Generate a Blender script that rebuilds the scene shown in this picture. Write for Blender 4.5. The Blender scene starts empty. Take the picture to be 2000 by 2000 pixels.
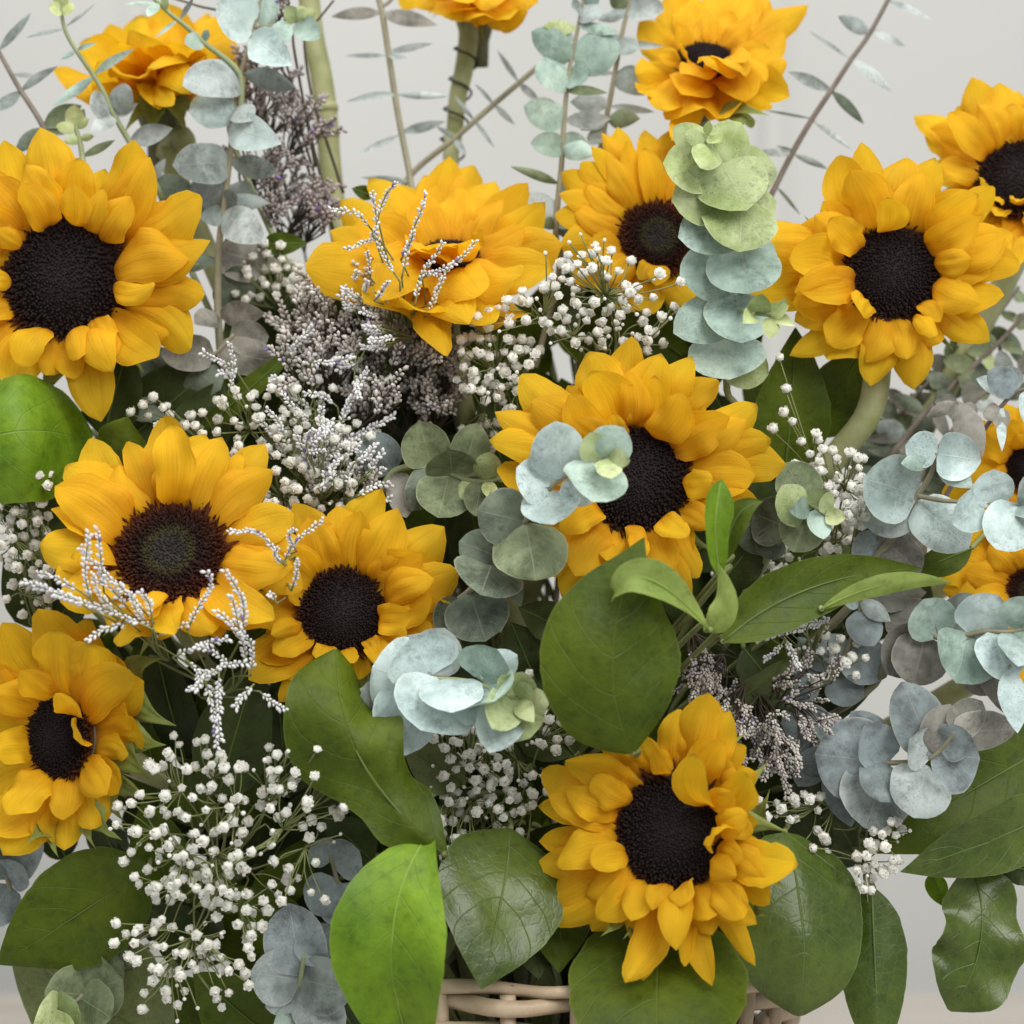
import bpy, math, random
import numpy as np
from mathutils import Vector, Matrix

# ------------------------------------------------------------------ camera, light, exposure
sc = bpy.context.scene
COL = sc.collection
CAM_D, CAM_H, TAN = 0.85, 0.42, 0.2706          # metres from bouquet axis, height over the table, half-width tangent
cam = bpy.data.cameras.new('camera')
cam.sensor_width = 36.0
cam.lens = 18.0 / TAN
cam.clip_start, cam.clip_end = 0.02, 50
cam.dof.use_dof = True
cam.dof.focus_distance = 0.76
cam.dof.aperture_fstop = 7.0
camo = bpy.data.objects.new('camera', cam)
COL.objects.link(camo)
camo.location = (0, -CAM_D, CAM_H)
camo.rotation_euler = (math.radians(90), 0, 0)
sc.camera = camo

world = bpy.data.worlds.new('World')
sc.world = world
world.use_nodes = True
bg = world.node_tree.nodes['Background']
bg.inputs[0].default_value = (0.97, 0.985, 1.0, 1)
bg.inputs[1].default_value = 0.42

def area(name, loc, target, sx, sy, power, col):
    l = bpy.data.lights.new(name, 'AREA')
    l.shape = 'RECTANGLE'; l.size = sx; l.size_y = sy; l.energy = power; l.color = col
    o = bpy.data.objects.new(name, l)
    COL.objects.link(o)
    o.location = loc
    d = Vector(target) - Vector(loc)
    o.rotation_euler = d.to_track_quat('-Z', 'Y').to_euler()
    return o
area('window_light', (0.9, -1.7, 1.75), (0, 0, 0.4), 1.5, 1.3, 42, (1.0, 0.985, 0.96))
area('ceiling_light', (-0.5, -0.35, 2.1), (0, 0, 0.3), 1.6, 1.4, 27, (1.0, 0.98, 0.95))

vs = sc.view_settings
vs.view_transform = 'Standard'; vs.look = 'None'; vs.exposure = 0.27; vs.gamma = 1.0
vs.use_curve_mapping = False
sc.cycles.max_bounces = 8
sc.cycles.transparent_max_bounces = 8
sc.cycles.use_denoising = True

R = random.Random(7)
U_ = R.uniform

# ------------------------------------------------------------------ picture point -> place
K = 700.0 / 1932.0
OFF = {0: (0, 0, 1.0), 1: (0, 0, K), 2: (600, 0, K), 3: (1300, 0, K), 4: (0, 650, K), 5: (650, 650, K), 6: (1300, 650, K),
       7: (0, 1300, K), 8: (650, 1300, K), 9: (1300, 1300, K), 10: (1050, 1350, 0.2847), 11: (950, 630, 0.3106), 12: (1600, 600, 0.207), 13: (500, 550, 0.207)}
def Z(r, x, y):
    """reading of an enlarged piece of the photograph -> pixel of the whole 2000 px photograph"""
    ox, oy, k = OFF[r]
    return (ox + x * k, oy + y * k)
def zs(r, w):
    return w * OFF[r][2]
def P(px, py, f):
    """point seen at (px,py) of the 2000 px picture, f centimetres in front of the bouquet axis"""
    d = CAM_D - f / 100.0
    return np.array([(px - 1000) / 1000 * TAN * d, -f / 100.0, CAM_H - (py - 1000) / 1000 * TAN * d])
def PS(f):
    return TAN * (CAM_D - f / 100.0) / 1000.0
def ray_plane(px, py, c, n):
    o = np.array([0, -CAM_D, CAM_H])
    d = np.array([(px - 1000) / 1000 * TAN, 1.0, -(py - 1000) / 1000 * TAN])
    t = np.dot(c - o, n) / np.dot(d, n)
    return o + d * t
def nrm(v):
    v = np.asarray(v, float)
    l = np.linalg.norm(v)
    return v / l if l > 1e-9 else v
def rot(v, axis, a):
    axis = nrm(axis)
    return v * math.cos(a) + np.cross(axis, v) * math.sin(a) + axis * np.dot(axis, v) * (1 - math.cos(a))

# ------------------------------------------------------------------ materials
def new_mat(name):
    m = bpy.data.materials.new(name)
    m.use_nodes = True
    nt = m.node_tree
    b = nt.nodes['Principled BSDF']
    return m, nt, b
def N(nt, t, **kw):
    n = nt.nodes.new(t)
    for k, v in kw.items():
        setattr(n, k, v)
    return n
def ramp(nt, stops, fac=None):
    n = N(nt, 'ShaderNodeValToRGB')
    e = n.color_ramp.elements
    while len(e) < len(stops):
        e.new(0.5)
    for i, (p, c) in enumerate(stops):
        e[i].position = p
        e[i].color = (c[0], c[1], c[2], 1) if hasattr(c, '__len__') else (c, c, c, 1)
    if fac is not None:
        nt.links.new(fac, n.inputs[0])
    return n
def math_n(nt, op, a, b=None):
    n = N(nt, 'ShaderNodeMath', operation=op)
    for i, v in enumerate((a, b)):
        if v is None:
            continue
        if isinstance(v, (int, float)):
            n.inputs[i].default_value = v
        else:
            nt.links.new(v, n.inputs[i])
    return n.outputs[0]
def mixc(nt, fac, a, b, mode='MIX'):
    n = N(nt, 'ShaderNodeMix', data_type='RGBA', blend_type=mode)
    for s, v in ((0, fac), (6, a), (7, b)):
        if isinstance(v, (int, float)):
            n.inputs[s].default_value = v
        elif isinstance(v, tuple):
            n.inputs[s].default_value = (v[0], v[1], v[2], 1)
        else:
            nt.links.new(v, n.inputs[s])
    return n.outputs[2]
def uv_xy(nt):
    u = N(nt, 'ShaderNodeUVMap')
    s = N(nt, 'ShaderNodeSeparateXYZ')
    nt.links.new(u.outputs[0], s.inputs[0])
    return u, s.outputs[0], s.outputs[1]
def noise(nt, scale, detail=3, rough=0.55, vec=None, dist=0):
    n = N(nt, 'ShaderNodeTexNoise')
    n.inputs['Scale'].default_value = scale
    n.inputs['Detail'].default_value = detail
    n.inputs['Roughness'].default_value = rough
    n.inputs['Distortion'].default_value = dist
    if vec is None:
        tc = N(nt, 'ShaderNodeNewGeometry')
        vec = tc.outputs['Position']
    nt.links.new(vec, n.inputs['Vector'])
    return n.outputs[0]
def bump(nt, b, h, strength, dist):
    n = N(nt, 'ShaderNodeBump')
    n.inputs['Strength'].default_value = strength
    n.inputs['Distance'].default_value = dist
    nt.links.new(h, n.inputs['Height'])
    nt.links.new(n.outputs[0], b.inputs['Normal'])
    return n
def translucent(nt, b, col, fac):
    t = N(nt, 'ShaderNodeBsdfTranslucent')
    if isinstance(col, tuple):
        t.inputs[0].default_value = (*col, 1)
    else:
        nt.links.new(col, t.inputs[0])
    m = N(nt, 'ShaderNodeMixShader')
    m.inputs[0].default_value = fac
    nt.links.new(b.outputs[0], m.inputs[1])
    nt.links.new(t.outputs[0], m.inputs[2])
    nt.links.new(m.outputs[0], nt.nodes['Material Output'].inputs[0])

def mat_petal(name, base, tip, dark):
    m, nt, b = new_mat(name)
    uv, u, v = uv_xy(nt)
    c = ramp(nt, [(0.0, dark), (0.14, base), (0.55, tip), (1.0, tip)], u).outputs[0]
    mp = N(nt, 'ShaderNodeMapping')
    mp.inputs['Scale'].default_value = (0.6, 4.5, 1)
    nt.links.new(uv.outputs[0], mp.inputs[0])
    oi = N(nt, 'ShaderNodeObjectInfo')
    add = N(nt, 'ShaderNodeVectorMath', operation='ADD')
    nt.links.new(mp.outputs[0], add.inputs[0]); nt.links.new(oi.outputs['Location'], add.inputs[1])
    vein = noise(nt, 2.2, 2, 0.5, add.outputs[0], 0.3)
    vr = ramp(nt, [(0.34, 0.88), (0.46, 1.0), (0.62, 1.02)], vein).outputs[0]
    c2 = mixc(nt, 1.0, c, vr, 'MULTIPLY')
    # per-petal tone
    tone = ramp(nt, [(0, (0.95, 0.90, 0.8)), (0.5, (1, 1, 1)), (1, (1.02, 1.06, 1.0))], oi.outputs['Random']).outputs[0]
    c3 = mixc(nt, 1.0, c2, tone, 'MULTIPLY')
    blot = ramp(nt, [(0.35, 0.88), (0.6, 1.0)], noise(nt, 70, 2)).outputs[0]
    c3 = mixc(nt, 1.0, c3, blot, 'MULTIPLY')
    nt.links.new(c3, b.inputs['Base Color'])
    b.inputs['Roughness'].default_value = 0.62
    b.inputs['Specular IOR Level'].default_value = 0.25
    mp2 = N(nt, 'ShaderNodeMapping')
    mp2.inputs['Scale'].default_value = (0.5, 10.0, 1)
    nt.links.new(add.outputs[0], mp2.inputs[0])
    crease = noise(nt, 1.6, 3, 0.6, mp2.outputs[0], 0.2)
    bump(nt, b, math_n(nt, 'ADD', math_n(nt, 'MULTIPLY', vein, 0.6), math_n(nt, 'MULTIPLY', crease, 0.5)), 0.5, 0.0016)
    cr = ramp(nt, [(0.40, 0.90), (0.52, 1.0)], crease).outputs[0]
    c3 = mixc(nt, 1.0, c3, cr, 'MULTIPLY')
    nt.links.new(c3, b.inputs['Base Color'])
    # a few petals have faintly browned, dry tips
    dry = math_n(nt, 'MULTIPLY', ramp(nt, [(0.94, 0.0), (1.0, 1.0)], u).outputs[0], ramp(nt, [(0.70, 0.0), (0.8, 0.6)], oi.outputs['Random']).outputs[0])
    c3 = mixc(nt, dry, c3, (0.30, 0.14, 0.02))
    nt.links.new(c3, b.inputs['Base Color'])
    translucent(nt, b, c3, 0.48)
    return m
PETAL = mat_petal('sunflower_petal', (0.90, 0.46, 0.009), (0.945, 0.575, 0.018), (0.60, 0.20, 0.004))

def mat_disc(name, stops, rough=0.8):
    m, nt, b = new_mat(name)
    a = N(nt, 'ShaderNodeAttribute', attribute_name='rad')
    c = ramp(nt, stops, a.outputs['Fac']).outputs[0]
    nz = ramp(nt, [(0.3, 0.6), (0.7, 1.35)], noise(nt, 900, 2)).outputs[0]
    c = mixc(nt, 1.0, c, nz, 'MULTIPLY')
    nt.links.new(c, b.inputs['Base Color'])
    b.inputs['Roughness'].default_value = rough
    b.inputs['Specular IOR Level'].default_value = 0.22
    return m
DISC_DARK = mat_disc('disc_dark_brown', [(0, (0.020, 0.013, 0.014)), (0.6, (0.012, 0.0065, 0.0065)), (0.86, (0.018, 0.007, 0.005)), (1.0, (0.075, 0.020, 0.004))])
DISC_RED = mat_disc('disc_ripe_brown', [(0, (0.030, 0.024, 0.024)), (0.28, (0.028, 0.023, 0.017)), (0.42, (0.042, 0.033, 0.010)), (0.54, (0.018, 0.008, 0.006)), (0.8, (0.045, 0.011, 0.004)), (1.0, (0.095, 0.023, 0.004))])

def mat_green(name, c0, c1, rough=0.6, tr=0.12, spec=0.3):
    m, nt, b = new_mat(name)
    c = ramp(nt, [(0.3, c0), (0.7, c1)], noise(nt, 90, 4)).outputs[0]
    nt.links.new(c, b.inputs['Base Color'])
    b.inputs['Roughness'].default_value = rough
    b.inputs['Specular IOR Level'].default_value = spec
    bump(nt, b, noise(nt, 600, 3), 0.2, 0.0006)
    if tr:
        translucent(nt, b, c, tr)
    return m
BRACT = mat_green('sunflower_bract', (0.15, 0.19, 0.035), (0.27, 0.31, 0.085))
CALYX = mat_green('sunflower_calyx', (0.085, 0.09, 0.045), (0.17, 0.16, 0.09), tr=0)
STEM = mat_green('sunflower_stem', (0.24, 0.26, 0.10), (0.36, 0.37, 0.20), 0.55, 0)
TWIG = mat_green('eucalyptus_twig', (0.20, 0.18, 0.12), (0.32, 0.30, 0.20), 0.7, 0)
TWIG_DARK = mat_green('eucalyptus_twig_dark', (0.13, 0.10, 0.08), (0.22, 0.19, 0.16), 0.7, 0)
TWIG_GREEN = mat_green('eucalyptus_twig_green', (0.22, 0.26, 0.12), (0.34, 0.38, 0.22), 0.6, 0)
FINE = mat_green('fine_green_stem', (0.14, 0.17, 0.05), (0.26, 0.28, 0.12), 0.6, 0)
FINE_DARK = mat_green('fine_dark_stem', (0.045, 0.032, 0.022), (0.09, 0.07, 0.05), 0.7, 0)
WIRE = mat_green('florist_wire', (0.012, 0.014, 0.012), (0.02, 0.02, 0.02), 0.5, 0)

def mat_euc(name, dark, light, edge, bloom=0.5, rough=0.55):
    m, nt, b = new_mat(name)
    uv, u, v = uv_xy(nt)
    oi = N(nt, 'ShaderNodeObjectInfo')
    big = noise(nt, 55, 4, 0.6)
    c = ramp(nt, [(0.36, dark), (0.56, light)], big).outputs[0]
    fine = ramp(nt, [(0.34, 0.50), (0.50, 0.95), (0.62, 1.10)], noise(nt, 300, 5, 0.7)).outputs[0]
    patch = ramp(nt, [(0.38, 0.12), (0.58, 0.85)], noise(nt, 75, 3)).outputs[0]
    c = mixc(nt, patch, c, mixc(nt, 1.0, c, fine, 'MULTIPLY'))
    speck = ramp(nt, [(0.34, 0.62), (0.46, 1.0)], noise(nt, 1100, 3, 0.6)).outputs[0]
    zone = ramp(nt, [(0.46, 0.0), (0.60, 0.9)], noise(nt, 48, 2)).outputs[0]
    c = mixc(nt, zone, c, mixc(nt, 1.0, c, speck, 'MULTIPLY'))
    # faint veins from the leaf base
    av = math_n(nt, 'ABSOLUTE', v)
    ph = math_n(nt, 'SUBTRACT', u, math_n(nt, 'MULTIPLY', av, 0.42))
    nw = math_n(nt, 'MULTIPLY', noise(nt, 120, 2), 0.10)
    ph = math_n(nt, 'ADD', ph, nw)
    fr = math_n(nt, 'FRACT', math_n(nt, 'MULTIPLY', ph, 7.0))
    vl = ramp(nt, [(0.0, 1.0), (0.07, 0.0), (0.93, 0.0), (1.0, 1.0)], fr).outputs[0]
    mid = ramp(nt, [(0.0, 1.0), (0.035, 0.0)], av).outputs[0]
    vm = math_n(nt, 'MAXIMUM', math_n(nt, 'MULTIPLY', vl, 0.45), mid)
    c = mixc(nt, math_n(nt, 'MULTIPLY', vm, 0.55), c, edge)
    rim = ramp(nt, [(0.93, 0.0), (0.985, 1.0)], av).outputs[0]
    c = mixc(nt, math_n(nt, 'MULTIPLY', rim, 0.55), c, edge)
    tone = ramp(nt, [(0, (0.72, 0.74, 0.70)), (0.5, (1, 1, 1)), (1, (1.18, 1.16, 1.14))], oi.outputs['Random']).outputs[0]
    c = mixc(nt, 1.0, c, tone, 'MULTIPLY')
    nt.links.new(c, b.inputs['Base Color'])
    b.inputs['Roughness'].default_value = rough
    b.inputs['Specular IOR Level'].default_value = 0.3
    bump(nt, b, math_n(nt, 'ADD', vm, big), 0.25, 0.0008)
    translucent(nt, b, c, 0.16)
    return m
EUC = {
    'grey': mat_euc('eucalyptus_grey', (0.21, 0.245, 0.235), (0.44, 0.50, 0.49), (0.46, 0.46, 0.42)),
    'pale': mat_euc('eucalyptus_pale_blue', (0.38, 0.49, 0.48), (0.57, 0.69, 0.68), (0.60, 0.68, 0.62)),
    'teal': mat_euc('eucalyptus_teal', (0.24, 0.34, 0.29), (0.43, 0.56, 0.49), (0.42, 0.48, 0.34)),
    'lime': mat_euc('eucalyptus_young_green', (0.34, 0.43, 0.16), (0.51, 0.59, 0.31), (0.55, 0.58, 0.36)),
    'bud': mat_euc('eucalyptus_bud_green', (0.40, 0.48, 0.18), (0.58, 0.64, 0.34), (0.6, 0.62, 0.36)),
    'olive': mat_euc('eucalyptus_olive', (0.10, 0.13, 0.062), (0.23, 0.28, 0.155), (0.36, 0.36, 0.24)),
    'dark': mat_euc('eucalyptus_dusky_green', (0.070, 0.092, 0.062), (0.18, 0.225, 0.165), (0.32, 0.32, 0.26)),
    'blue': mat_euc('eucalyptus_blue_shaded', (0.12, 0.145, 0.15), (0.31, 0.375, 0.39), (0.40, 0.40, 0.38)),  # grey-blue leaf colour, with shade on the cluster darkened into it
    'brown': mat_euc('eucalyptus_taupe_shaded', (0.125, 0.118, 0.098), (0.29, 0.28, 0.245), (0.40, 0.38, 0.34)),  # brown-grey leaf colour, also darkened to carry the shade
}

def mat_leaf(name, dark, light, vein, rough=0.36, tr=0.16, spec=0.5):
    m, nt, b = new_mat(name)
    uv, u, v = uv_xy(nt)
    av = math_n(nt, 'ABSOLUTE', v)
    c = ramp(nt, [(0.36, dark), (0.64, light)], noise(nt, 30, 5, 0.6)).outputs[0]
    sp = ramp(nt, [(0.30, 0.72), (0.46, 1.0), (0.7, 1.12)], noise(nt, 210, 4, 0.6)).outputs[0]
    c = mixc(nt, 1.0, c, sp, 'MULTIPLY')
    nw = math_n(nt, 'MULTIPLY', noise(nt, 45, 2), 0.07)
    ph = math_n(nt, 'SUBTRACT', u, math_n(nt, 'MULTIPLY', math_n(nt, 'POWER', av, 1.3), 0.30))
    fr = math_n(nt, 'FRACT', math_n(nt, 'MULTIPLY', math_n(nt, 'ADD', ph, nw), 6.0))
    vl = ramp(nt, [(0.0, 1.0), (0.03, 0.0), (0.97, 0.0), (1.0, 1.0)], fr).outputs[0]
    mid = ramp(nt, [(0.0, 1.0), (0.018, 0.0)], av).outputs[0]
    vm = math_n(nt, 'MAXIMUM', math_n(nt, 'MULTIPLY', vl, 0.55), mid)
    vo = N(nt, 'ShaderNodeTexVoronoi', feature='DISTANCE_TO_EDGE')
    vo.inputs['Scale'].default_value = 260
    g = N(nt, 'ShaderNodeNewGeometry'); nt.links.new(g.outputs['Position'], vo.inputs['Vector'])
    net = ramp(nt, [(0.0, 1.0), (0.12, 0.0)], vo.outputs['Distance']).outputs[0]
    c = mixc(nt, math_n(nt, 'MULTIPLY', vm, 0.85), c, vein)
    c = mixc(nt, math_n(nt, 'MULTIPLY', net, 0.14), c, vein)
    rim = ramp(nt, [(0.965, 0.0), (0.99, 1.0)], av).outputs[0]
    c = mixc(nt, math_n(nt, 'MULTIPLY', rim, 0.5), c, vein)
    nt.links.new(c, b.inputs['Base Color'])
    rr = ramp(nt, [(0.3, max(rough - 0.06, 0.05)), (0.7, rough + 0.12)], noise(nt, 60, 3)).outputs[0]
    nt.links.new(rr, b.inputs['Roughness'])
    b.inputs['Specular IOR Level'].default_value = spec
    h = math_n(nt, 'SUBTRACT', math_n(nt, 'ADD', math_n(nt, 'MULTIPLY', noise(nt, 130, 3), 0.7), math_n(nt, 'MULTIPLY', net, -0.06)), vm)
    bump(nt, b, h, 0.42, 0.0014)
    translucent(nt, b, mixc(nt, 1.0, c, (1.3, 1.25, 0.5), 'MULTIPLY'), tr)
    return m
LEAF = {  # blade colours
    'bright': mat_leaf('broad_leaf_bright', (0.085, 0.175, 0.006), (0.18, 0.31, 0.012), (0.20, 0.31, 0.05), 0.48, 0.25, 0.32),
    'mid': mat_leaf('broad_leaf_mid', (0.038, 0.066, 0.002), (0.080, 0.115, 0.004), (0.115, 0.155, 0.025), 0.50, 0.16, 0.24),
    'dark': mat_leaf('broad_leaf_shade_dark', (0.022, 0.036, 0.007), (0.048, 0.070, 0.013), (0.065, 0.08, 0.03), 0.50, 0.06, 0.28),  # shade of the bouquet's interior is put into this leaf colour
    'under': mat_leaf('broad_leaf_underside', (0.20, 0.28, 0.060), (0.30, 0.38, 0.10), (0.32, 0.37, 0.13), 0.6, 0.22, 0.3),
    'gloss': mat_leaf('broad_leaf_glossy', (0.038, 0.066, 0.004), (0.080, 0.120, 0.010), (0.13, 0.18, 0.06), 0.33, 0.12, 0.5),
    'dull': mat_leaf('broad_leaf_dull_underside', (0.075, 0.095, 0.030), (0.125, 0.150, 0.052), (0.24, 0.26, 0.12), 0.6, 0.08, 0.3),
}

def mat_simple(name, c0, c1, scale=300, rough=0.7, tr=0.2, spec=0.25):
    m, nt, b = new_mat(name)
    c = ramp(nt, [(0.3, c0), (0.7, c1)], noise(nt, scale, 3)).outputs[0]
    nt.links.new(c, b.inputs['Base Color'])
    b.inputs['Roughness'].default_value = rough
    b.inputs['Specular IOR Level'].default_value = spec
    if tr:
        translucent(nt, b, c, tr)
    return m
WHITE = mat_simple('gypsophila_white', (0.90, 0.89, 0.81), (0.95, 0.945, 0.90), 160, tr=0.35)
GCALYX = mat_simple('gypsophila_calyx', (0.22, 0.24, 0.08), (0.34, 0.35, 0.15), 300, tr=0)
FLOR_WHITE = mat_simple('statice_white', (0.70, 0.68, 0.70), (0.90, 0.90, 0.90), 320)
FLOR_DULL = mat_simple('statice_dull', (0.42, 0.38, 0.34), (0.82, 0.78, 0.73), 320)
FLOR_MAUVE = mat_simple('statice_mauve', (0.28, 0.23, 0.22), (0.64, 0.57, 0.55), 320)
LILAC = mat_simple('statice_lilac', (0.22, 0.13, 0.42), (0.40, 0.30, 0.62), 320)

# ------------------------------------------------------------------ mesh and object helpers
class Acc:
    """collects geometry for ONE part"""
    def __init__(s):
        s.v = []; s.f = []; s.m = []; s.n = 0
    def add(s, v, f, m=0):
        v = np.asarray(v, float)
        s.v.append(v)
        s.f += [tuple(i + s.n for i in q) for q in f]
        s.m += [m] * len(f)
        s.n += len(v)
    def tube(s, pts, rad, sides=6, m=0, res=None):
        pts = [np.asarray(p, float) for p in pts]
        if res:
            pts, rad = smooth(pts, rad, res)
        if not hasattr(rad, '__len__'):
            rad = [rad] * len(pts)
        n = len(pts)
        ref = np.array([0.31, 0.77, 0.55])
        V = []
        prev = None
        for i in range(n):
            t = nrm(pts[min(i + 1, n - 1)] - pts[max(i - 1, 0)])
            if prev is None:
                a = nrm(np.cross(t, ref))
            else:
                a = nrm(prev - t * np.dot(prev, t))
            prev = a
            b = np.cross(t, a)
            for k in range(sides):
                an = 2 * math.pi * k / sides
                V.append(pts[i] + rad[i] * (a * math.cos(an) + b * math.sin(an)))
        F = []
        for i in range(n - 1):
            for k in range(sides):
                k2 = (k + 1) % sides
                F.append((i * sides + k, i * sides + k2, (i + 1) * sides + k2, (i + 1) * sides + k))
        F.append(tuple(range(sides - 1, -1, -1)))
        F.append(tuple((n - 1) * sides + k for k in range(sides)))
        s.add(V, F, m)
    def grid(s, V, nu, nv, m=0):
        F = [(i * nv + j, i * nv + j + 1, (i + 1) * nv + j + 1, (i + 1) * nv + j) for i in range(nu - 1) for j in range(nv - 1)]
        s.add(V, F, m)
    def mesh(s, name, mats, origin=(0, 0, 0), smoothf=True):
        me = bpy.data.meshes.new(name)
        V = np.concatenate(s.v) - np.asarray(origin, float)
        me.from_pydata(V.tolist(), [], s.f)
        for mm in mats:
            me.materials.append(mm)
        me.polygons.foreach_set('material_index', s.m)
        me.polygons.foreach_set('use_smooth', [smoothf] * len(s.f))
        me.update()
        return me
def smooth(pts, rad, res):
    """Catmull-Rom resample"""
    pts = [np.asarray(p, float) for p in pts]
    n = len(pts)
    if not hasattr(rad, '__len__'):
        rad = [rad] * n
    if len(rad) == 2 and n > 2:
        rad = list(np.linspace(rad[0], rad[1], n))
    op, orad = [], []
    for i in range(n - 1):
        p0 = pts[max(i - 1, 0)]; p1 = pts[i]; p2 = pts[i + 1]; p3 = pts[min(i + 2, n - 1)]
        for k in range(res):
            t = k / res
            op.append(0.5 * ((2 * p1) + (-p0 + p2) * t + (2 * p0 - 5 * p1 + 4 * p2 - p3) * t * t + (-p0 + 3 * p1 - 3 * p2 + p3) * t ** 3))
            orad.append(rad[i] * (1 - t) + rad[i + 1] * t)
    op.append(pts[-1]); orad.append(rad[-1])
    return op, orad
def thing(name, loc, label, cat, group=None):
    o = bpy.data.objects.new(name, None)
    o.empty_display_size = 0.02
    COL.objects.link(o)
    o.location = tuple(loc)
    o['label'] = label; o['category'] = cat
    if group:
        o['group'] = group
    o['_o'] = 0
    del o['_o']
    return o
def part(name, me, parent, kind=None, mtx=None):
    o = bpy.data.objects.new(name, me)
    COL.objects.link(o)
    o.parent = parent
    if kind:
        o['kind'] = kind
    if mtx is not None:
        o.matrix_local = mtx
    return o
def org(root):
    """world origin of a thing or part (parts carry no offset of their own here)"""
    while root.parent is not None:
        root = root.parent
    return np.array(root.location)

NU, NV = 13, 9
def blade_mesh(name, M, S, Uv, w, mat, origin, cup=0.0, fold=0.0, ruf=0.0, rk=2.0, tw=0.0, ridge=0.0, jag=0.0, nv=NV, seed=0, roll_edge=0.0, und=0.0):
    """leaf or petal sheet: midline M, side S, up Uv (arrays), half widths w"""
    nu = len(M)
    rr = random.Random(seed)
    ph1, ph2 = rr.uniform(0, 6.28), rr.uniform(0, 6.28)
    wmax = float(np.max(w)); q1, q2, q3 = rr.uniform(0, 6.28), rr.uniform(0, 6.28), rr.uniform(0, 6.28)
    ss = np.linspace(-1, 1, nv)
    V = np.zeros((nu, nv, 3))
    for i in range(nu):
        t = i / (nu - 1)
        a = tw * t
        Si = S[i] * math.cos(a) + Uv[i] * math.sin(a)
        Ui = Uv[i] * math.cos(a) - S[i] * math.sin(a)
        jg = 1.0 + (jag * rr.uniform(-1, 1) if 0 < i < nu - 1 else 0)
        for j, s in enumerate(ss):
            ww = w[i]
            if abs(s) > 0.9:
                ww *= jg
            up = cup * ww * (s * s - 0.3) + fold * ww * abs(s)
            up += ridge * ww * math.cos(3.0 * math.pi * s) * math.sin(math.pi * min(1, t * 1.1))
            if und:
                up += und * wmax * math.sin(math.pi * t) * (math.sin(5.1 * t + 2.2 * s + q1) + 0.7 * math.sin(9.3 * t - 3.1 * s + q2) + 0.5 * math.sin(13 * t + 5.0 * s + q3))
            e = abs(s) ** 1.6
            up += ruf * ww * e * math.sin(2 * math.pi * rk * t + (ph1 if s > 0 else ph2))
            x = s * ww
            if roll_edge:
                th = roll_edge * s * s
                x = s * ww * math.cos(th * 0.6)
                up += abs(s) * ww * math.sin(th) * 0.8
            V[i, j] = M[i] + Si * x + Ui * up
    F = [(i * nv + j, i * nv + j + 1, (i + 1) * nv + j + 1, (i + 1) * nv + j) for i in range(nu - 1) for j in range(nv - 1)]
    me = bpy.data.meshes.new(name)
    me.from_pydata((V.reshape(-1, 3) - np.asarray(origin)).tolist(), [], F)
    me.materials.append(mat)
    me.polygons.foreach_set('use_smooth', [True] * len(F))
    uvl = me.uv_layers.new(name='UVMap')
    uvv = np.array([[i / (nu - 1), s] for i in range(nu) for s in ss])
    idx = np.array(F).reshape(-1)
    uvl.data.foreach_set('uv', uvv[idx].reshape(-1))
    me.update()
    return me
def prof(kn, nu):
    t = np.linspace(0, 1, nu)
    # monotone-ish smooth interpolation through knots
    xs = np.array([k[0] for k in kn]); ys = np.array([k[1] for k in kn])
    tt = np.linspace(0, 1, 200)
    yy = np.interp(tt, xs, ys)
    ker = np.ones(15) / 15
    pad = np.concatenate([np.full(7, yy[0]), yy, np.full(7, yy[-1])])
    ys2 = np.convolve(pad, ker, 'valid')
    ys2[0] = ys[0]; ys2[-1] = ys[-1]
    return np.interp(t, tt, ys2)
PR_POINT = [(0, .34), (.08, .68), (.2, .92), (.4, 1.0), (.62, .96), (.79, .76), (.92, .42), (1, 0.02)]
PR_ROUND = [(0, .30), (.08, .58), (.22, .86), (.45, 1.0), (.68, .97), (.84, .76), (.94, .48), (1, 0.10)]
PR_EUC = [(0, .14), (.03, .50), (.10, .78), (.24, .97), (.45, 1.02), (.66, .93), (.82, .70), (.93, .40), (.98, .16), (1, 0.02)]
PR_EUCL = [(0, .08), (.08, .40), (.25, .82), (.45, 1.0), (.65, .86), (.82, .55), (.94, .22), (1, 0.02)]
PR_LEAF = [(0, .05), (.05, .40), (.15, .78), (.32, 1.0), (.5, .97), (.68, .76), (.82, .48), (.92, .22), (1, 0.01)]
PR_BRACT = [(0, .8), (.15, 1.0), (.35, .85), (.55, .5), (.75, .22), (1, 0.01)]

# ------------------------------------------------------------------ setting
def mat_wall():
    m, nt, b = new_mat('painted_wall')
    c = ramp(nt, [(0.35, (0.442, 0.440, 0.418)), (0.65, (0.475, 0.477, 0.458))], noise(nt, 1.6, 3)).outputs[0]
    nt.links.new(c, b.inputs['Base Color'])
    b.inputs['Roughness'].default_value = 0.75
    bump(nt, b, noise(nt, 160, 4), 0.08, 0.002)
    return m
def mat_table():
    m, nt, b = new_mat('pale_wood_table')
    g = N(nt, 'ShaderNodeNewGeometry')
    mp = N(nt, 'ShaderNodeMapping'); mp.inputs['Scale'].default_value = (1.5, 14, 8)
    nt.links.new(g.outputs['Position'], mp.inputs[0])
    c = ramp(nt, [(0.3, (0.40, 0.36, 0.31)), (0.7, (0.50, 0.47, 0.42))], noise(nt, 3, 5, 0.6, mp.outputs[0], 0.8)).outputs[0]
    nt.links.new(c, b.inputs['Base Color'])
    b.inputs['Roughness'].default_value = 0.5
    return m
WALLM, TABLEM = mat_wall(), mat_table()
def box(acc, x0, x1, y0, y1, z0, z1, bev=0.0, m=0):
    V = [(x, y, z) for z in (z0, z1) for y in (y0, y1) for x in (x0, x1)]
    acc.add(V, [(0, 2, 3, 1), (4, 5, 7, 6), (0, 1, 5, 4), (2, 6, 7, 3), (0, 4, 6, 2), (1, 3, 7, 5)], m)
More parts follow.
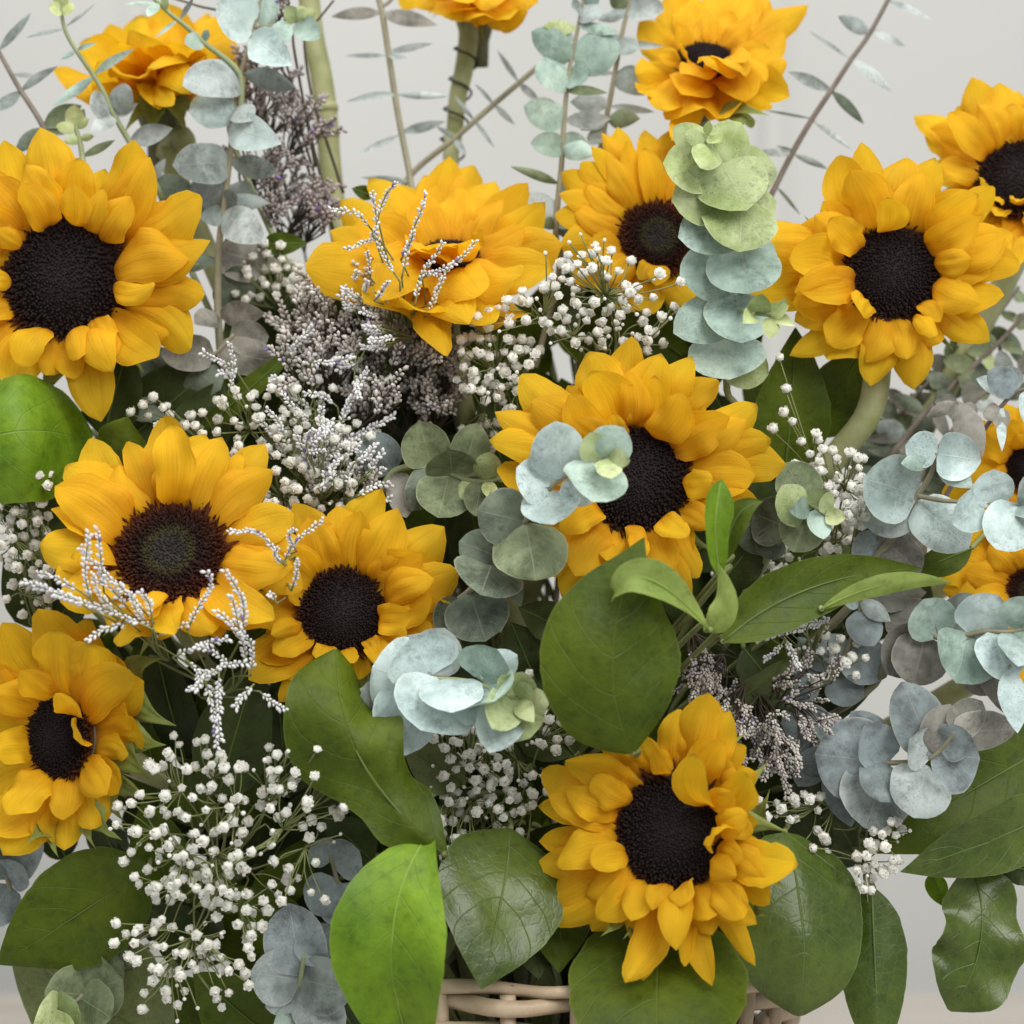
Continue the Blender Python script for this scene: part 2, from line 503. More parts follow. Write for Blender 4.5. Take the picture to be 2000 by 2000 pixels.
a = Acc(); box(a, -2.2, 2.2, 0.90, 1.0, -0.75, 2.2)
wall = part('wall', a.mesh('wall', [WALLM], smoothf=False), None); wall['kind'] = 'structure'
# wide painted boards with soft shadow gaps, as the wall behind shows
for i, x in enumerate((-1.52, -0.93, -0.34, 0.25, 0.84, 1.43)):
    a = Acc()
    prof_ = [(0, 0.8995), (0.012, 0.893), (0.563, 0.893), (0.575, 0.8995)]
    V = [(x + px, py, z) for z in (-0.74, 2.19) for px, py in prof_]
    a.add(V, [(0, 1, 5, 4), (1, 2, 6, 5), (2, 3, 7, 6)])
    part('wall_board', a.mesh('wall_board', [WALLM], smoothf=False), wall)
a = Acc(); box(a, -1.1, 1.1, -0.32, 0.80, -0.035, 0.0)
tb = part('table', a.mesh('table', [TABLEM], smoothf=False), None); tb['kind'] = 'structure'

# ------------------------------------------------------------------ wicker basket
def mat_wicker():
    m, nt, b = new_mat('peeled_willow')
    c = ramp(nt, [(0.3, (0.36, 0.26, 0.165)), (0.55, (0.50, 0.385, 0.26)), (0.75, (0.58, 0.47, 0.34))], noise(nt, 60, 4)).outputs[0]
    spots = ramp(nt, [(0.70, 1.0), (0.76, 0.35)], noise(nt, 210, 2)).outputs[0]
    c = mixc(nt, 1.0, c, spots, 'MULTIPLY')
    nt.links.new(c, b.inputs['Base Color'])
    b.inputs['Roughness'].default_value = 0.5
    bump(nt, b, noise(nt, 300, 3), 0.3, 0.001)
    return m
WICK = mat_wicker()
INNER_DARK = mat_simple('basket_inner_dark', (0.020, 0.016, 0.014), (0.03, 0.025, 0.02), 50, 0.5, 0)  # near-black colour standing in for shade inside the basket
BC = np.array([0.012, 0.0, 0.0])
RIM_Z = 0.232
def basket():
    root = thing('wicker_basket', (BC[0], BC[1], 0.0), 'round pale wicker basket holding all the flowers', 'basket')
    o = org(root)
    def rad(z):
        return 0.090 + 0.024 * (z / RIM_Z)
    ns = 26
    for k in range(ns):
        an = 2 * math.pi * k / ns
        a = Acc()
        a.tube([BC + np.array([rad(z) * math.cos(an), rad(z) * math.sin(an), z]) for z in np.linspace(0.004, RIM_Z, 6)], 0.0033, 7)
        part('stake', a.mesh('stake', [WICK], o), root)
    rows = 20
    for r in range(rows):
        z = 0.010 + (RIM_Z - 0.014) * r / (rows - 1)
        a = Acc()
        pts = []
        st = 4
        for i in range(ns * st + 1):
            an = 2 * math.pi * i / (ns * st)
            wv = math.cos(an * ns / 2 + math.pi * r) * 0.0042
            q = rad(z) + wv
            pts.append(BC + np.array([q * math.cos(an), q * math.sin(an), z + 0.0006 * math.sin(an * 5 + r)]))
        a.tube(pts, [0.0036 + 0.0005 * math.sin(i * 0.21 + r) for i in range(len(pts))], 7)
        part('weaver', a.mesh('weaver', [WICK], o), root)
    for k in range(1):
        a = Acc()
        pts = []
        for i in range(161):
            an = 2 * math.pi * i / 160
            q = rad(RIM_Z) + 0.0016 * math.cos(an * 13 + k * 3.14)
            pts.append(BC + np.array([q * math.cos(an), q * math.sin(an), RIM_Z + 0.002 + 0.0058 * k + 0.0008 * math.sin(an * 13)]))
        a.tube(pts, [0.0027 + 0.0003 * math.sin(i * 0.3 + k) for i in range(161)], 7)
        part('rim_strand', a.mesh('rim_strand', [WICK], o), root)
    a = Acc()
    V = []; n = 40
    for z, q in ((0.003, 0.0), (0.003, 0.080), (0.19, 0.099), (0.19, 0.0)):
        for k in range(n):
            an = 2 * math.pi * k / n
            V.append(BC + np.array([q * math.cos(an), q * math.sin(an), z]))
    F = [(i * n + k, i * n + (k + 1) % n, (i + 1) * n + (k + 1) % n, (i + 1) * n + k) for i in range(3) for k in range(n)]
    a.add(V, F)
    part('dark_core', a.mesh('dark_core', [INNER_DARK], o), root)  # added black drum that makes the basket interior read as shaded
basket()

def entry():
    an, q = U_(0, 6.283), 0.080 * math.sqrt(U_(0, 1))
    e = BC + np.array([q * math.cos(an), q * math.sin(an), 0.232])
    r = BC + np.array([q * 0.6 * math.cos(an), q * 0.6 * math.sin(an), 0.186])
    return e, r
def route(p, back, e, r, slack=0.03):
    """stem line from a head or sprig foot down into the basket"""
    p = np.asarray(p, float)
    q = p + nrm(back) * slack
    mid = q * 0.45 + e * 0.55
    mid[1] = max(mid[1], 0.45 * q[1] + 0.012)
    if p[2] < 0.30:      # low pieces reach over the rim and dip inside
        mid = (q + e) / 2 + np.array([0, 0, 0.03])
    return [p, q, mid, e, r]

# ------------------------------------------------------------------ sunflowers
VIEW = np.array([0, -1.0, 0])
def facing(yaw, pitch):
    y, p = math.radians(yaw), math.radians(pitch)
    return np.array([math.sin(y) * math.cos(p), -math.cos(y) * math.cos(p), math.sin(p)])
GA = math.pi * (3 - math.sqrt(5))
def petal_obj(root, o, c, n, Rd, B, T, outward, W, lift, kind, seed, tipc, name='petal', mat=None, pr=None, soft=False):
    rr = random.Random(seed)
    ch = T - B
    L = np.linalg.norm(ch)
    chn = ch / L
    S = np.cross(outward, n)
    S = S - chn * np.dot(S, chn)
    S = nrm(S)
    if soft:      # petals of tilted heads twist so that part of their face shows
        Sf = np.cross(chn, VIEW)
        if np.linalg.norm(Sf) > 0.2:
            Sf = nrm(Sf)
            if np.dot(Sf, S) < 0:
                Sf = -Sf
            S = nrm(S * 0.5 + Sf * 0.62)
            S = nrm(S - chn * np.dot(S, chn))
    Uv = np.cross(chn, S)
    if np.dot(Uv, n - 0.6 * outward) < 0:
        Uv = -Uv
    nu = NU
    t = np.linspace(0, 1, nu)
    bow = t * (1 - t) ** 1.35 / 0.235
    side = rr.uniform(-0.13, 0.13)
    M = B + np.outer(t, ch) + np.outer(bow * lift * L + tipc * L * t ** 3 * (t - 1) * -0.0 , Uv) + np.outer(np.sin(math.pi * t) * side * L, S)
    M = M + np.outer(-tipc * L * np.clip(t - 0.6, 0, 1) ** 2 * 2.0, Uv)
    tang = np.gradient(M, axis=0)
    tang /= np.linalg.norm(tang, axis=1)[:, None]
    Sv = np.tile(S, (nu, 1))
    Uvv = np.cross(tang, Sv)
    sg = np.sign((Uvv @ Uv))[:, None]
    Uvv = Uvv * sg
    w = prof(pr or (PR_POINT if kind else PR_ROUND), nu) * W / 2
    w[1:-1] *= 1 + np.array([rr.uniform(-0.04, 0.04) for _ in range(nu - 2)])
    me = blade_mesh(name, M, Sv, Uvv, w, mat or PETAL, o, cup=rr.uniform(-0.50, 0.30), fold=rr.choice((0, 0, 0.12, -0.16)), ruf=rr.uniform(0.08, 0.34), rk=rr.uniform(0.7, 2.0),
                    tw=rr.uniform(-0.45, 0.45) * (2.0 if rr.random() < 0.22 else 1.0), ridge=rr.uniform(0.03, 0.085), seed=seed, und=0.04, nv=11)
    return part(name, me, root)

def disc_mesh(c, n, Rd, o, style, seed, dome=0.30):
    """domed seed head: hundreds of little florets in a sunflower spiral"""
    rr = np.random.RandomState(seed)
    ref = nrm(np.cross(n, [0.2, 0.1, 1.0])); ref2 = np.cross(n, ref)
    # bed
    bed = Acc(); nr, na = 9, 36
    V = []
    for i in range(nr):
        q = i / (nr - 1)
        h = dome * Rd * (1 - q * q) * 0.8 - 0.18 * Rd * q ** 6 - 0.0012
        if style == 'red':
            h -= 0.10 * Rd * math.exp(-(q / 0.35) ** 2)
        for k in range(na):
            an = 2 * math.pi * k / na
            V.append(c + Rd * q * (ref * math.cos(an) + ref2 * math.sin(an)) + n * h)
    F = [(i * na + k, i * na + (k + 1) % na, (i + 1) * na + (k + 1) % na, (i + 1) * na + k) for i in range(nr - 1) for k in range(na)]
    bed.add(V, F)
    nF = 1050
    fl = Acc()
    rads = []
    FV, FF = [], []
    base = 0
    for i in range(nF):
        q = math.sqrt((i + 0.5) / nF)
        an = i * GA + rr.uniform(-1, 1) * 0.03 / q
        q = min(1.0, q + rr.uniform(-0.008, 0.008))
        h = dome * Rd * (1 - q * q) * 0.8 - 0.12 * Rd * q ** 6
        if style == 'red':
            h -= 0.10 * Rd * math.exp(-(q / 0.35) ** 2)
        rd = ref * math.cos(an) + ref2 * math.sin(an)
        p = c + Rd * q * rd + n * (h - 0.001)
        out = nrm(n * (1.0 - 0.55 * q ** 2) + rd * (0.75 * q ** 2) + rr.uniform(-1, 1, 3) * (0.22 + 0.30 * q))
        ln = Rd * (0.035 + 0.10 * q ** 3 + (0.06 if q > 0.93 else 0)) * rr.uniform(0.7, 1.35)
        if style == 'red' and q > 0.5:
            ln *= 1.35
        ww = Rd * (0.020 + 0.010 * q) * rr.uniform(0.8, 1.2)
        s1 = nrm(np.cross(out, ref + 0.3 * n)); s2 = np.cross(out, s1)
        top = p + out * ln
        mid = p + out * ln * 0.62
        FV += [p + s1 * ww, p + s2 * ww, p - s1 * ww, p - s2 * ww,
               mid + (s1 + s2) * ww * 0.62, mid + (s2 - s1) * ww * 0.62, mid - (s1 + s2) * ww * 0.62, mid + (s1 - s2) * ww * 0.62, top]
        b = base
        FF += [(b, b + 1, b + 4), (b + 1, b + 2, b + 5), (b + 2, b + 3, b + 6), (b + 3, b, b + 7),
               (b + 1, b + 5, b + 4), (b + 2, b + 6, b + 5), (b + 3, b + 7, b + 6), (b, b + 4, b + 7),
               (b + 4, b + 5, b + 8), (b + 5, b + 6, b + 8), (b + 6, b + 7, b + 8), (b + 7, b + 4, b + 8)]
        base += 9
        rads += [q] * 9
    fl.add(FV, FF)
    mt = DISC_RED if style == 'red' else DISC_DARK
    m1 = bed.mesh('seed_disc', [mt], o)
    at = m1.attributes.new('rad', 'FLOAT', 'POINT')
    at.data.foreach_set('value', [i / (nr - 1) for i in range(nr) for k in range(na)])
    m2 = fl.mesh('disc_floret', [mt], o, smoothf=False)
    at = m2.attributes.new('rad', 'FLOAT', 'POINT')
    at.data.foreach_set('value', rads)
    return m1, m2

SUN_GROUP = 'sunflowers in the basket bouquet'
SEED = [100]
def sunflower(label, ctr, f, Rpx, face, tips, style='dark', fill=True, bracts=13, bract_len=1.0, stem=None, stem_r=0.0052, back=0.35, calyx=0.75, dome=0.30, fillf=0.86, bract_list=()):
    """tips: (region, x, y, width, layer [, depth cm rel. to centre [, base angle deg]])"""
    c = P(*ctr, f)
    s = PS(f)
    Rd = Rpx * s
    n = facing(*face)
    e, r = entry()
    root = thing('sunflower', r, label, 'sunflower', SUN_GROUP)
    o = org(root)
    up = nrm(np.array([0, 0, 1]) - n * n[2]) if abs(n[2]) < 0.97 else nrm(np.array([0, 1, 0]) - n * n[1])
    rt = np.cross(up, n) * -1
    rt = nrm(np.cross(n, up)) * -1.0
    if rt[0] < 0:
        rt = -rt
    m1, m2 = disc_mesh(c, n, Rd * 0.965, o, style, SEED[0], dome)
    dk = part('seed_disc', m1, root)
    part('disc_floret', m2, dk, 'stuff')
    ang_r = []
    for tp in tips:
        SEED[0] += 1
        rr = random.Random(SEED[0])
        reg, x, y, w, lay = tp[:5]
        px, py = Z(reg, x, y)
        W = zs(reg, w) * s * (1.20 if len(tp) <= 5 else 1.28)
        df = tp[5] if len(tp) > 5 else None
        if df is None:
            h = {0: 0.001, 1: 0.007, 2: 0.012}[lay] + rr.uniform(-0.004, 0.005)
            T = ray_plane(px, py, c + n * h, n)
        else:
            T = P(px, py, f + df)
        d = T - c
        d = d - n * np.dot(d, n)
        if len(tp) > 6:
            an = math.radians(tp[6])
            d = rt * math.cos(an) + up * math.sin(an)
            outw = d
            lenr = 0
        else:
            lenr = np.linalg.norm(d)
            outw = nrm(d)
            outw = nrm(rot(outw, n, rr.uniform(-0.10, 0.10)))
        if lay == 0 and df is None:
            ang_r.append((math.atan2(np.dot(outw, up), np.dot(outw, rt)), lenr))
        bo = {0: -0.0045, 1: -0.0020, 2: 0.0005}[lay]
        B = c + outw * Rd * {0: 0.90, 1: 0.86, 2: 0.80}[lay] + n * (bo - 0.002 + {0: 0, 1: 0.001, 2: 0.0028}[lay])
        L = np.linalg.norm(T - B)
        W = min(W, L * (0.70 if lay else 0.66))
        lift = {0: rr.uniform(0.02, 0.10), 1: rr.uniform(0.04, 0.14), 2: rr.uniform(0.08, 0.22)}[lay]
        if df is not None:
            lift = rr.uniform(0.02, 0.12) * (-1 if lay == 0 else 1)
        tipc = rr.uniform(-0.22, 0.42)
        petal_obj(root, o, c, n, Rd, B, T, outw, W, lift, rr.random() < 0.62, SEED[0], tipc, soft=df is not None)
    if fill and len(ang_r) > 3:
        ang_r.sort()
        A = [a for a, _ in ang_r]; Lr = [l for _, l in ang_r]
        A = [A[-1] - 2 * math.pi] + A + [A[0] + 2 * math.pi]
        Lr = [Lr[-1]] + Lr + [Lr[0]]
        nf = 18
        for k in range(nf):
            SEED[0] += 1
            rr = random.Random(SEED[0])
            an = -math.pi + 2 * math.pi * (k + rr.uniform(0.2, 0.8)) / nf
            q = float(np.interp(an, A, Lr)) * fillf * rr.uniform(0.86, 1.0)
            outw = rt * math.cos(an) + up * math.sin(an)
            B = c + outw * Rd * 0.88 - n * 0.007
            T = c + outw * q - n * 0.002
            petal_obj(root, o, c, n, Rd, B, T, outw, (q - Rd * .8) * 0.62, rr.uniform(0.0, 0.07), True, SEED[0], rr.uniform(-.1, .2))
        # short inner petals hugging the seed head
        ni = 3
        for k in range(ni):
            SEED[0] += 1
            rr = random.Random(SEED[0])
            an = 2 * math.pi * (k + rr.uniform(0, 0.9)) / ni
            q = Rd + (float(np.interp((an + math.pi) % (2 * math.pi) - math.pi, A, Lr)) - Rd) * rr.uniform(0.50, 0.72)
            outw = rt * math.cos(an) + up * math.sin(an)
            B = c + outw * Rd * 0.94 - n * 0.001
            T = c + outw * q + n * rr.uniform(0.010, 0.017)
            petal_obj(root, o, c, n, Rd, B, T, outw, (q - Rd) * rr.uniform(0.65, 0.85), rr.uniform(0.12, 0.28), rr.random() < 0.5, SEED[0], rr.uniform(-.1, .4))
    # green bracts behind the head
    mean = np.mean([l for _, l in ang_r]) if ang_r else Rd * 2.0
    for k in range(bracts):
        SEED[0] += 1
        rr = random.Random(SEED[0])
        an = 2 * math.pi * (k + rr.uniform(0, 0.6)) / bracts
        outw = rt * math.cos(an) + up * math.sin(an)
        B = c + outw * Rd * 0.62 - n * 0.013
        T = c + outw * (Rd + (mean - Rd) * 0.72 * bract_len * rr.uniform(0.8, 1.15)) - n * rr.uniform(0.008, 0.02)
        petal_obj(root, o, c, n, Rd, B, T, outw, Rd * 0.62, 0.05, True, SEED[0], rr.uniform(0, 0.4), 'bract', BRACT, PR_BRACT)
    for (reg, bx, by, x, y, w, df) in bract_list:
        SEED[0] += 1
        B = P(*Z(reg, bx, by), f + df); T = P(*Z(reg, x, y), f + df + 0.9)
        petal_obj(root, o, c, n, Rd, B, T, nrm(T - B), zs(reg, w) * s * 1.45, 0.06, True, SEED[0], 0.3, 'bract', BRACT, PR_BRACT)
    # calyx cup and stem
    b1 = c - n * (0.014 + back * Rd)
    a = Acc()
    a.tube([c - n * 0.006, c - n * 0.012, b1, b1 - n * 0.012], [Rd * 0.92, Rd * calyx, Rd * 0.45, stem_r * 1.3], 16)
    part('calyx', a.mesh('calyx', [CALYX], o), root)
    a = Acc()
    p0 = b1 - n * 0.006
    pts = route(p0, -n + np.array([0, 0.2, -0.8]), e, r) if stem is None else [p0] + [P(*Z(q[0], q[1], q[2]), q[3]) for q in stem] + [e, r]
    rads = [stem_r * (1.12 - 0.05 * i) for i in range(len(pts))]
    a.tube(pts, rads, 10, res=7)
    part('stem', a.mesh('stem', [STEM], o), root)
    return root

# ------------------------------------------------------------------ leaves
def leaf_frame(B, T, roll, ctrl=None, bend=0.0, nu=NU):
    """midline from B to T; ctrl = extra point the midline passes near; bend lifts it to the viewer"""
    ch = T - B
    L = np.linalg.norm(ch)
    chn = ch / L
    S = np.cross(chn, VIEW)
    if np.linalg.norm(S) < 0.15:
        S = np.array([1.0, 0, 0]) - chn * chn[0]
    S = nrm(S)
    S = rot(S, chn, math.radians(roll))
    Uv = np.cross(S, chn)
    if np.dot(Uv, VIEW) < 0:
        Uv = -Uv
    t = np.linspace(0, 1, nu)
    if ctrl is None:
        M = B + np.outer(t, ch)
    else:
        q = 2 * ctrl - 0.5 * (B + T)
        M = np.outer((1 - t) ** 2, B) + np.outer(2 * t * (1 - t), q) + np.outer(t * t, T)
    M = M + np.outer(np.sin(math.pi * t) * bend * L, Uv)
    tang = np.gradient(M, axis=0)
    tang /= np.linalg.norm(tang, axis=1)[:, None]
    Sv = np.tile(S, (nu, 1))
    Sv = Sv - tang * np.sum(Sv * tang, axis=1)[:, None]
    Sv /= np.linalg.norm(Sv, axis=1)[:, None]
    Uvv = np.cross(Sv, tang)
    Uvv *= np.sign(Uvv @ Uv)[:, None]
    return M, Sv, Uvv, L
EUC_GROUP = 'eucalyptus sprigs in the bouquet'
def stem_at(pts, q):
    """nearest point on a polyline of 3-D points, in picture terms"""
    best = None
    for i in range(len(pts) - 1):
        a, b = pts[i], pts[i + 1]
        for t in np.linspace(0, 1, 12):
            p = a + (b - a) * t
            d = (p[0] - q[0]) ** 2 + (p[2] - q[2]) ** 2
            if best is None or d < best[0]:
                best = (d, p)
    return best[1]
def sprig(label, reg, stem, f0, f1, leaves, var='grey', twig=None, r0=0.0008, r1=0.0015, branches=(), seed=1, ws=1.0):
    """stem: picture points tip..foot, depth f0 (tip) to f1 (foot); leaves: (bx,by,tx,ty,width,ddepth[,roll[,variant]])"""
    rr = random.Random(seed * 977 + 5)
    fs = np.linspace(f0, f1, len(stem))
    pts = [P(*Z(reg, x, y), ff) for (x, y), ff in zip(stem, fs)]
    e, r = entry()
    root = thing('eucalyptus_sprig', r, label, 'eucalyptus', EUC_GROUP)
    o = org(root)
    last = pts[-1] - pts[-2]
    foot = route(pts[-1], nrm(last) + np.array([0, 0.5, -0.4]), e, r)
    a = Acc()
    allp = pts + foot[1:]
    a.tube(allp, list(np.linspace(r0, r1, len(pts))) + [r1] * (len(foot) - 1), 7, res=6)
    brs = []
    for br in branches:
        bp = [P(*Z(reg, x, y), ff) for (x, y, ff) in br]
        bp[0] = stem_at(pts, bp[0])
        a.tube(bp, [r1 * 0.6, r0 * 0.7], 6, res=5)
        brs.append(bp)
    part('stem', a.mesh('stem', [twig or TWIG], o), root)
    for k, lf in enumerate(leaves):
        bx, by, tx, ty, w, dd = lf[:6]
        roll = lf[6] if len(lf) > 6 else rr.uniform(-18, 18)
        vr = lf[7] if len(lf) > 7 else var
        q = P(*Z(reg, bx, by), (f0 + f1) / 2)
        cand = [stem_at(pts, q)] + [stem_at(b, q) for b in brs]
        B = min(cand, key=lambda p: (p[0] - q[0]) ** 2 + (p[2] - q[2]) ** 2)
        fb = -B[1] * 100
        T = P(*Z(reg, tx, ty), fb + dd)
        W = zs(reg, w) * PS(fb + dd * 0.5) * 1.18 * ws
        T = T + (T - B) * 0.05
        if W < 0.36 * np.linalg.norm(T - B):
            W *= 0.78
            T = T + (T - B) * 0.08
        # keep the drawn base when it lies a little off the stem: a short stalk joins it
        Bd = P(*Z(reg, bx, by), fb)
        L0 = np.linalg.norm(T - B)
        if np.linalg.norm(Bd - B) < 0.35 * L0:
            B = Bd * 0.6 + B * 0.4
        M, Sv, Uvv, L = leaf_frame(B, T, roll, bend=rr.uniform(-0.04, 0.10))
        thin = W < 0.28 * L
        pr = PR_EUCL if thin or W < 0.55 * L else PR_EUC
        wv = prof(pr, NU) * W / 2
        if roll > 60 or thin:
            wv = wv
        me = blade_mesh('leaf', M, Sv, Uvv, wv, EUC[vr], o, cup=rr.uniform(-0.32, 0.32), ruf=rr.uniform(0.02, 0.12), rk=1.2, tw=rr.uniform(-0.3, 0.3), seed=seed * 100 + k, und=0.03)
        part('leaf', me, root)
    return root
RIB = {'light': mat_green('leaf_rib_light', (0.16, 0.25, 0.03), (0.22, 0.32, 0.06), tr=0), 'dim': mat_green('leaf_rib_dim', (0.07, 0.11, 0.02), (0.11, 0.16, 0.035), tr=0)}
BROAD_GROUP = 'broad green foliage in the bouquet'
def broad(label, specs, foot=None, seed=1, name='leafy_branch', stem_mat=None, group=BROAD_GROUP):
    """specs: dicts reg, b, t, w, fb, ft, [c, fc], roll, bend, cup, fold, ruf, mat"""
    e, r = entry()
    root = thing(name, r, label, 'foliage', group)
    o = org(root)
    rr = random.Random(seed * 131)
    for k, sp in enumerate(specs):
        reg = sp['r']
        B = P(*Z(reg, *sp['b']), sp['fb']); T = P(*Z(reg, *sp['t']), sp['ft'])
        C = P(*Z(reg, *sp['c']), sp.get('fc', (sp['fb'] + sp['ft']) / 2)) if 'c' in sp else None
        nu = sp.get('nu', 30)
        M, Sv, Uvv, L = leaf_frame(B, T, sp.get('roll', rr.uniform(-15, 15)), C, sp.get('bend', 0.05), nu)
        W = zs(reg, sp['w']) * PS((sp['fb'] + sp['ft']) / 2)
        wv = prof(sp.get('pr', PR_LEAF), nu) * W / 2
        if 'curl' in sp:      # tip rolls away from (+) or towards (-) the viewer
            t = np.linspace(0, 1, nu)
            kk = np.clip(t - sp.get('cs', 0.6), 0, 1)
            M = M - Uvv * (sp['curl'] * L * kk ** 2 * 3)[:, None]
        me = blade_mesh('leaf_blade', M, Sv, Uvv, wv, LEAF[sp.get('m', 'mid')], o, cup=sp.get('cup', 0.08), fold=sp.get('fold', 0.12), ruf=sp.get('ruf', 0.08), rk=sp.get('rk', 1.5),
                        tw=sp.get('tw', rr.uniform(-.2, .2)), jag=0.012, nv=13, seed=seed * 50 + k, roll_edge=sp.get('redge', 0), und=sp.get('und', 0.035))
        bl = part('leaf_blade', me, root)
        a = Acc()
        off = Uvv * (-0.0001)
        a.tube([M[i] + off[i] for i in range(0, nu - 1, 2)], list(np.linspace(0.00055, 0.0002, len(range(0, nu - 1, 2)))), 6)
        part('midrib', a.mesh('midrib', [RIB['light' if sp.get('m') in ('bright', 'under') else 'dim']], o), bl)
        a = Acc()
        back = (M[0] - M[2])
        pts = route(M[0], nrm(back) * 0.3 + np.array([0, 1.5, -0.1]), e, r, 0.035)
        a.tube(pts, [0.0011, 0.0012, 0.0014, 0.0016, 0.0016], 6, res=5)
        part('stalk', a.mesh('stalk', [stem_mat or FINE], o), root)
    return root

# ------------------------------------------------------------------ gypsophila (baby's breath)
def blossom_mesh(seed, openness):
    rr = random.Random(seed)
    a = Acc()
    def pet(an, tilt, ln, wd, z0, cupv):
        d = np.array([math.cos(an), math.sin(an), 0]); s = np.array([-math.sin(an), math.cos(an), 0]); z = np.array([0, 0, 1.0])
        V = []
        for i in range(4):
            t = i / 3
            th = tilt + cupv * t
            pos = d * (0.10 + ln * t * math.sin(th)) + z * (z0 + ln * t * math.cos(th))
            wt = wd * (0.35, 0.85, 1.0, 0.55)[i]
            for j in (-1, 0, 1):
                V.append(pos + s * j * wt + z * (0.10 * (1 - abs(j)) * -1 + rr.uniform(-0.05, 0.05)) + d * rr.uniform(-0.05, 0.05))
        a.grid(V, 4, 3, 0)
    nr, na = 7, 10
    lob = [rr.uniform(0, 6.28) for _ in range(4)]
    V = []
    for i in range(nr):
        th = math.pi * (0.03 + 0.94 * i / (nr - 1))
        for k in range(na):
            an = 6.283 * k / na
            q = 0.80 + 0.10 * math.sin(5 * an + lob[0]) * math.sin(th) + 0.07 * math.sin(3 * an + 4 * th + lob[1]) + rr.uniform(-0.07, 0.07)
            V.append((q * math.sin(th) * math.cos(an), q * math.sin(th) * math.sin(an), 0.12 + 0.86 * q * math.cos(th)))
    a.add(V, [(i * na + k, i * na + (k + 1) % na, (i + 1) * na + (k + 1) % na, (i + 1) * na + k) for i in range(nr - 1) for k in range(na)] + [tuple(range(na))], 0)
    for k in range(6):
        pet(6.283 * (k + rr.uniform(-.25, .25)) / 6, math.radians(52 * openness) * rr.uniform(0.8, 1.15), 1.08 * rr.uniform(0.85, 1.12), 0.36, -0.25, -0.1)
    for k in range(4):
        pet(6.283 * (k + rr.uniform(-.3, .3)) / 4, math.radians(24) * rr.uniform(0.5, 1.3), 1.12, 0.30, -0.1, -0.2)
    a.tube([(0, 0, -0.75), (0, 0, -0.55), (0, 0, -0.2), (0, 0, 0.05)], [0.08, 0.26, 0.36, 0.30], 6, 1)
    return a.mesh('blossom', [WHITE, GCALYX])
def bud_mesh():
    a = Acc()
    a.tube([(0, 0, -.8), (0, 0, -.55), (0, 0, -.1), (0, 0, .3), (0, 0, .62), (0, 0, .72)], [.1, .38, .6, .56, .3, .05], 8, 0)
    a.m = [1 if i < 8 else 0 for i in range(len(a.m))]
    return a.mesh('bud', [WHITE, GCALYX])
BLOS = [blossom_mesh(i, op) for i, op in enumerate((1.0, 0.85, 1.1, 0.7, 0.95))]
BUD = bud_mesh()
GYP_GROUP = "baby's breath sprays in the bouquet"
def gyp(label, root_px, f, blobs, seed=1, size=12.0, budf=0.16, spots=(), reg=0, up=0.5, name="babys_breath_spray"):
    """blobs: (cx,cy,rx,ry,count,depth,thickness) in picture px"""
    rr = random.Random(seed * 31)
    pos = []
    for (cx, cy, rx, ry, n, ff, th) in blobs:
        tries = 0; got = 0
        while got < n and tries < n * 30:
            tries += 1
            an, q = rr.uniform(0, 6.283), math.sqrt(rr.uniform(0, 1))
            x, y = cx + rx * q * math.cos(an), cy + ry * q * math.sin(an)
            p = P(x, y, ff + rr.uniform(-th, th))
            if all(np.linalg.norm(p - k) > 0.0050 for k in pos):
                pos.append(p); got += 1
    for (x, y) in spots:
        pos.append(P(*Z(reg, x, y), f + rr.uniform(-0.6, 0.6)))
    e, r = entry()
    root = thing(name, r, label, "baby's breath", GYP_GROUP)
    o = org(root)
    foot = P(*root_px, f - 3.5)
    a = Acc()
    a.tube(route(foot, np.array([0, 0.6, -0.6]), e, r), [0.0009, 0.0010, 0.0012, 0.0013, 0.0013], 5, res=5)
    # branching: blossoms -> twig nodes -> foot
    pa = np.array(pos)
    nn = max(3, len(pos) // 7)
    idx = rr.sample(range(len(pos)), nn)
    nodes = []
    for i in idx:
        d = foot - pa[i]
        nodes.append(pa[i] + nrm(d) * min(0.020, np.linalg.norm(d) * 0.45) + np.array([rr.uniform(-.003, .003) for _ in range(3)]))
    for q in nodes:
        mid = (q + foot) / 2 + np.array([rr.uniform(-.006, .006), rr.uniform(0, .008), rr.uniform(-.006, .004)])
        a.tube([foot, mid, q], [0.0006, 0.0005, 0.00040], 4, res=4)
    na = np.array(nodes)
    cen = pa.mean(axis=0)
    for p in pos:
        k = int(np.argmin(np.sum((na - p) ** 2, axis=1)))
        q = nodes[k]
        mid = (p + q) / 2 + np.array([rr.uniform(-.0015, .0015) for _ in range(3)])
        isb = rr.random() < budf
        ax = nrm(nrm(p - q) * 0.9 + np.array([0, -0.55, 0.25]) + np.array([rr.uniform(-.5, .5) for _ in range(3)]))
        sz = size * PS(f) * rr.uniform(0.78, 1.15) * (0.55 if isb else 1.0)
        a.tube([q, mid, p - ax * sz * 0.7], [0.00036, 0.0003, 0.0003], 4, res=3)
        zq = Vector(ax).to_track_quat('Z', 'Y').to_matrix().to_4x4()
        mtx = Matrix.Translation(Vector(p - o)) @ zq @ Matrix.Rotation(rr.uniform(0, 6.28), 4, 'Z') @ Matrix.Diagonal((sz, sz, sz * rr.uniform(0.85, 1.1), 1))
        part('bud' if isb else 'blossom', BUD if isb else BLOS[rr.randrange(5)], root, None, mtx)
    part('stem', a.mesh('stem', [FINE], o), root)
    return root

